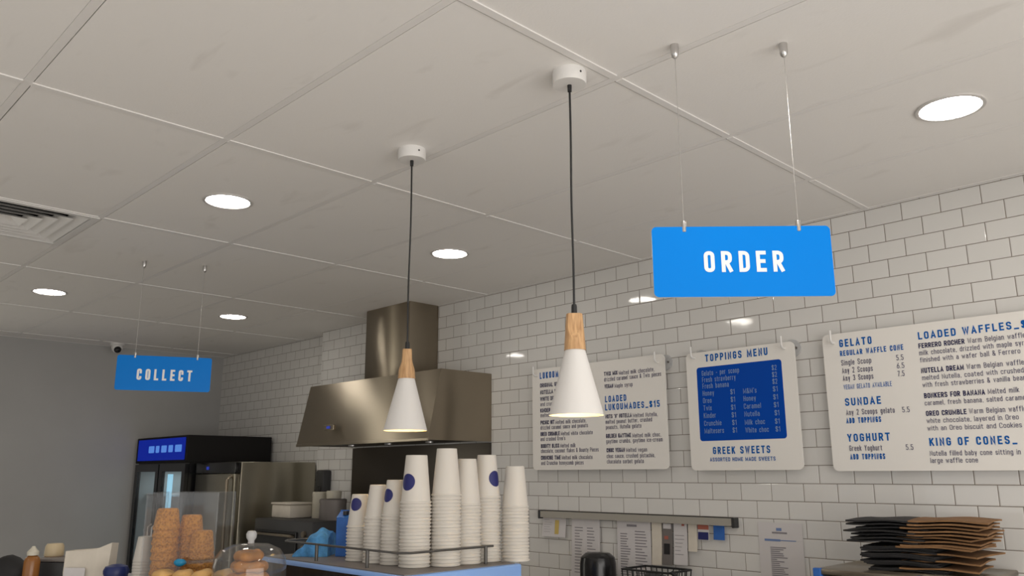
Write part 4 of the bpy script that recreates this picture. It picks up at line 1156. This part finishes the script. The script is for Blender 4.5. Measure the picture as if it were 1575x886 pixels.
o = fin('cleaning_cloth', bm, 'cloth_blue', None, True); o.location = (-2.458, 1.51, mz + 0.0035); o.rotation_euler = (0, 0, 0.75); o.scale = (0.84, 0.84, 0.95)
tag(o, 'rumpled blue cleaning cloth heaped on the left end of the coffee machine', 'cloth')

# ---- acrylic case with waffle cones
ang = math.radians(45.4)
t = thing('acrylic_case', 'clear acrylic case of waffle cones on the display counter', 'display case', (-2.698, 1.157, ZD), ang)
for nm, q in (('front_panel', (-0.117, 0.117, -0.004, 0.0, 0.0, 0.336)), ('back_panel', (-0.117, 0.117, 0.166, 0.170, 0.0, 0.336)), ('side_panel', (-0.117, -0.113, 0.0001, 0.1659, 0.0, 0.336)), ('side_panel', (0.113, 0.117, 0.0001, 0.1659, 0.0, 0.336))):
    boxo(nm, q, 'acrylic_case', t, 0.001)
ux, uy = Vector((math.cos(ang), math.sin(ang), 0)), Vector((-math.sin(ang), math.cos(ang), 0))
def cone_mesh(r):
    b = nb(); lathe(b, [(r * 0.86, 0.0), (r, 0.004), (r * 1.02, 0.010), (r * 0.95, 0.017), (r * 0.80, 0.064), (r * 0.70, 0.070), (0.0, 0.071)], 28)
    lathe(b, [(r * 0.86, 0.0), (r * 0.70, 0.060), (0, 0.062)], 28)
    return fin('waffle_cone', b, 'waffle', None, True)
def cone_stack(lx, ly, r, n, step, lab, grp, toplab):
    first = None; c = Vector((-2.698, 1.157, ZD + 0.003)) + ux * lx + uy * ly
    for i in range(n):
        if first is None: o = cone_mesh(r); first = o
        else: o = first.copy(); COL.objects.link(o)
        o.location = c + ux * random.uniform(-0.0015, 0.0015) + Vector((0, 0, step * i)); o.rotation_euler = (0, 0, random.uniform(0, 6))
        tag(o, toplab if i == n - 1 else lab, 'waffle cone', None if i == n - 1 else grp)
cone_stack(-0.066, 0.055, 0.042, 10, 0.0235, 'waffle cone nested in the tallest, leftmost stack in the acrylic case', 'waffle cones in the leftmost stack', 'top waffle cone of the tallest, leftmost stack in the acrylic case')
cone_stack(-0.006, 0.110, 0.040, 9, 0.0235, 'waffle cone nested in the middle stack in the acrylic case', 'waffle cones in the middle stack', 'top waffle cone of the middle stack in the acrylic case')
cone_stack(0.052, 0.060, 0.040, 7, 0.0235, 'waffle cone nested in the shortest, right stack in the acrylic case', 'waffle cones in the right stack', 'top waffle cone of the shortest stack in the acrylic case')

# ---- glass cake dome
CD = Vector((-2.298, 1.197, ZD + 0.042))
t = thing('cake_dome', 'clear glass cake dome over brown pastries beside the coffee machine', 'cake dome', CD)
bm = nb(); lathe(bm, [(0, -0.0415), (0.06, -0.0415), (0.058, -0.034), (0.022, -0.024), (0.020, -0.006), (0.09, 0.0), (0.124, 0.012), (0.126, 0.016), (0.09, 0.009), (0, 0.009)], 48); fin('stand', bm, 'vinyl_white', t, True)
bm = nb(); lathe(bm, [(0.102, 0.018), (0.103, 0.09), (0.099, 0.116), (0.084, 0.138), (0.052, 0.153), (0.012, 0.157), (0.012, 0.155), (0.054, 0.150), (0.082, 0.135), (0.096, 0.114), (0.1005, 0.09), (0.0995, 0.018)], 48); fin('dome', bm, 'glass', t, True)
bm = nb(); lathe(bm, [(0.009, 0.156), (0.009, 0.164), (0.014, 0.171), (0.015, 0.182), (0.011, 0.190), (0, 0.192)], 24); fin('knob', bm, 'clear', t, True)
rp = random.Random(11)
def ring_pastry(R_, r_, seed):
    b = nb(); rnd = random.Random(seed); p1, p2 = rnd.uniform(0, 6), rnd.uniform(0, 6); n1, n2 = 40, 16; g = []
    for i in range(n1):
        a_ = 2 * PI * i / n1; row = []
        for j in range(n2):
            c_ = 2 * PI * j / n2
            rr = r_ * (1 + 0.10 * math.sin(5 * a_ + p1) + 0.05 * math.sin(9 * a_ + p2))
            row.append(b.verts.new(((R_ + rr * math.cos(c_)) * math.cos(a_), (R_ + rr * math.cos(c_)) * math.sin(a_), rr * 0.86 * math.sin(c_))))
        g.append(row)
    for i in range(n1):
        for j in range(n2): b.faces.new((g[i][j], g[(i + 1) % n1][j], g[(i + 1) % n1][(j + 1) % n2], g[i][(j + 1) % n2]))
    return fin('ring_pastry', b, 'pastry', None, True)
for i, (R_, r_, z, w_) in enumerate(((0.046, 0.0195, 0.027, 'the widest, at the bottom of the stack'), (0.042, 0.0185, 0.060, 'second from the bottom of the stack'), (0.036, 0.0175, 0.092, 'second from the top of the stack'), (0.026, 0.0165, 0.122, 'the smallest, on top of the stack'))):
    o = ring_pastry(R_, r_, 40 + i); o.location = CD + ux * random.uniform(-0.004, 0.004) + Vector((0, 0, z)); o.rotation_euler = (random.uniform(-0.05, 0.05), random.uniform(-0.05, 0.05), rp.uniform(0, 6))
    tag(o, 'brown glazed ring pastry under the glass dome, ' + w_, 'pastry', 'ring pastries under the glass dome')

# ---- pastries on a tray in front
TD = Vector((-2.612, 1.092, ZD))
t = thing('pastry_tray', 'tray of golden pastries along the front of the display counter', 'tray', TD, ang)
bm = nb(); box(bm, -0.04, 0.26, -0.05, 0.05, 0.0, 0.066, 0.004); fin('riser', bm, 'vinyl_white', t)
bm = nb(); box(bm, -0.05, 0.27, -0.056, 0.056, 0.0665, 0.074, 0.002); fin('tray_top', bm, 'steel', t)
pl = ['leftmost', 'second from the left', 'in the middle', 'second from the right', 'rightmost']
for i in range(5):
    b = nb(); blob(b, (0, 0, 0), 0.031, 0.040, 0.019, 30 + i, 0.16); o = fin('pastry', b, 'pastry_pale', None, True)
    o.location = TD + ux * (-0.012 + 0.061 * i) + uy * 0.0 + Vector((0, 0, 0.092)); o.rotation_euler = (0, 0, ang + rp.uniform(-0.3, 0.3))
    tag(o, 'golden pastry on the counter tray, ' + pl[i], 'pastry', 'golden pastries on the tray')
t = thing('serving_tongs', 'clear plastic tongs with a turquoise end in front of the acrylic case', 'tongs', Vector((-2.667, 1.151, ZD + 0.118)) , ang + 0.06)
bm = nb(); blob(bm, (0, 0, 0.004), 0.019, 0.012, 0.012, 3, 0.05); fin('turquoise_end', bm, 'cyan', t, True)
for s in (-1, 1):
    b = nb(); tube(b, [(0.014, 0.005 * s, 0.004), (0.07, 0.010 * s, 0.007), (0.13, 0.004 * s, 0.012)], 0.0055, 8); fin('arm', b, 'glass', t, True)
bm = nb(); tube(bm, [(-0.0, 0.0, -0.0075), (-0.0, 0.0, -0.118)], 0.006, 10); fin('stand', bm, 'glass', t, True)

# ---- white cup stack left of the case
c0 = (-2.868, 1.120, ZD)
first = None
for i in range(13):
    if first is None:
        b = nb(); lathe(b, [(0.0345, 0.003), (0.036, 0.0), (0.0375, 0.002), (0.036, 0.005), (0.026, 0.078), (0.023, 0.079), (0, 0.074)], 32); first = o = fin('paper_cup', b, 'paper_cup', None, True)
    else: o = first.copy(); COL.objects.link(o)
    o.location = (c0[0], c0[1], c0[2] + 0.0005 + 0.0095 * i)
    if i == 12: tag(o, 'top cup of the lone white stack left of the acrylic case', 'paper cup')
    else: tag(o, 'white paper cup nested in the lone stack left of the acrylic case', 'paper cup', 'cups in the lone stack by the acrylic case')

# ---- objects at the left end of the counter
t = thing('paper_bag', 'white paper bag with a raised corner on the display counter', 'bag', (-3.107, 1.020, ZD), math.radians(42))
bm = nb()
o8 = [(-0.078, 0, 0), (0.070, 0, 0), (0.070, 0.06, 0), (-0.078, 0.06, 0)]
tp = [(-0.082, 0.004, 0.138), (-0.02, 0.000, 0.141), (0.03, 0.000, 0.146), (0.078, 0.006, 0.166), (0.078, 0.05, 0.162), (0.03, 0.058, 0.146), (-0.02, 0.058, 0.142), (-0.082, 0.054, 0.138)]
bv = [bm.verts.new(p) for p in [(-0.078, 0, 0), (-0.02, -0.002, 0), (0.03, -0.002, 0), (0.070, 0, 0), (0.070, 0.06, 0), (0.03, 0.06, 0), (-0.02, 0.06, 0), (-0.078, 0.06, 0)]]
mv = [bm.verts.new(((a.co.x + b[0]) / 2 + random.uniform(-0.004, 0.004), (a.co.y + b[1]) / 2 + random.uniform(-0.004, 0.004), b[2] * 0.5)) for a, b in zip(bv, tp)]
tv = [bm.verts.new(p) for p in tp]
for A_, B_ in ((bv, mv), (mv, tv)):
    for i in range(8): bm.faces.new((A_[i], A_[(i + 1) % 8], B_[(i + 1) % 8], B_[i]))
bm.faces.new(bv[::-1]); bm.faces.new([bm.verts.new((v.co.x * 0.97, 0.03 + (v.co.y - 0.03) * 0.9, v.co.z - 0.01)) for v in tv])
fin('bag_body', bm, 'paper_warm', t)
bm = nb(); plate(bm, round_rect(-0.074, 0.0, 0.002, 0.085, 0.004, 3), -0.009, -0.007); fin('pale_label', bm, 'paper', t)
t = thing('storage_box', 'black box behind the syrup bottles at the left end of the counter', 'box', (-3.312, 0.993, ZD), math.radians(40))
bm = nb(); box(bm, -0.085, 0.065, -0.02, 0.09, 0.0, 0.092, 0.006); fin('body', bm, 'charcoal', t, True)
bm = nb(); box(bm, -0.088, 0.068, -0.023, 0.093, 0.0925, 0.103, 0.004); fin('lid', bm, 'tin', t, True)
def bottle(x, y, r, h, m, mc, label):
    t = thing('syrup_bottle', label, 'bottle', (x, y, ZD), 0, 'syrup bottles at the left end of the counter')
    b = nb(); lathe(b, [(0, 0), (r * 0.95, 0), (r, 0.005), (r, h * 0.66), (r * 0.86, h * 0.74), (r * 0.5, h * 0.80), (r * 0.5, h * 0.83), (0, h * 0.83)], 28); fin('body', b, m, t, True)
    b = nb(); lathe(b, [(r * 0.72, h * 0.80), (r * 0.72, h * 0.88), (r * 0.35, h * 0.95), (r * 0.18, h), (0, h)], 24); fin('cap', b, mc, t, True)
bottle(-3.310, 0.905, 0.026, 0.150, 'caramel', 'pale_cap', 'caramel coloured syrup bottle with a pale cap in front of the black box')
t = thing('sauce_jar', 'squat jar with a cream lid standing behind the caramel bottle', 'jar', (-3.420, 1.005, ZD), 0)
bm = nb(); lathe(bm, [(0, 0), (0.03, 0), (0.031, 0.005), (0.031, 0.105), (0.024, 0.112), (0, 0.112)], 28); fin('body', bm, 'caramel', t, True)
bm = nb(); lathe(bm, [(0.0315, 0.104), (0.033, 0.108), (0.031, 0.138), (0.026, 0.147), (0, 0.148)], 28); fin('lid', bm, 'cream_cap', t, True)
bm = nb(); blob(bm, (0, 0, 0.05), 0.095, 0.06, 0.056, 4, 0.13)
for v in bm.verts: v.co.z = max(0.0, v.co.z)
o = fin('black_bag', bm, 'black_paper', None, True); o.location = (-3.445, 0.86, ZD); o.rotation_euler = (0, 0, ang)
tag(o, 'slumped black bag at the very left end of the counter', 'bag')
t = thing('lidded_pot', 'dark blue lidded pot between the white bag and the lone cup stack', 'pot', (-2.945, 1.06, ZD))
bm = nb(); lathe(bm, [(0, 0), (0.032, 0), (0.035, 0.01), (0.037, 0.075), (0, 0.075)], 32); fin('body', bm, 'dark_blue', t, True)
bm = nb(); lathe(bm, [(0.039, 0.074), (0.040, 0.085), (0.034, 0.098), (0.015, 0.104), (0, 0.105)], 32); fin('lid', bm, 'dark_blue', t, True)
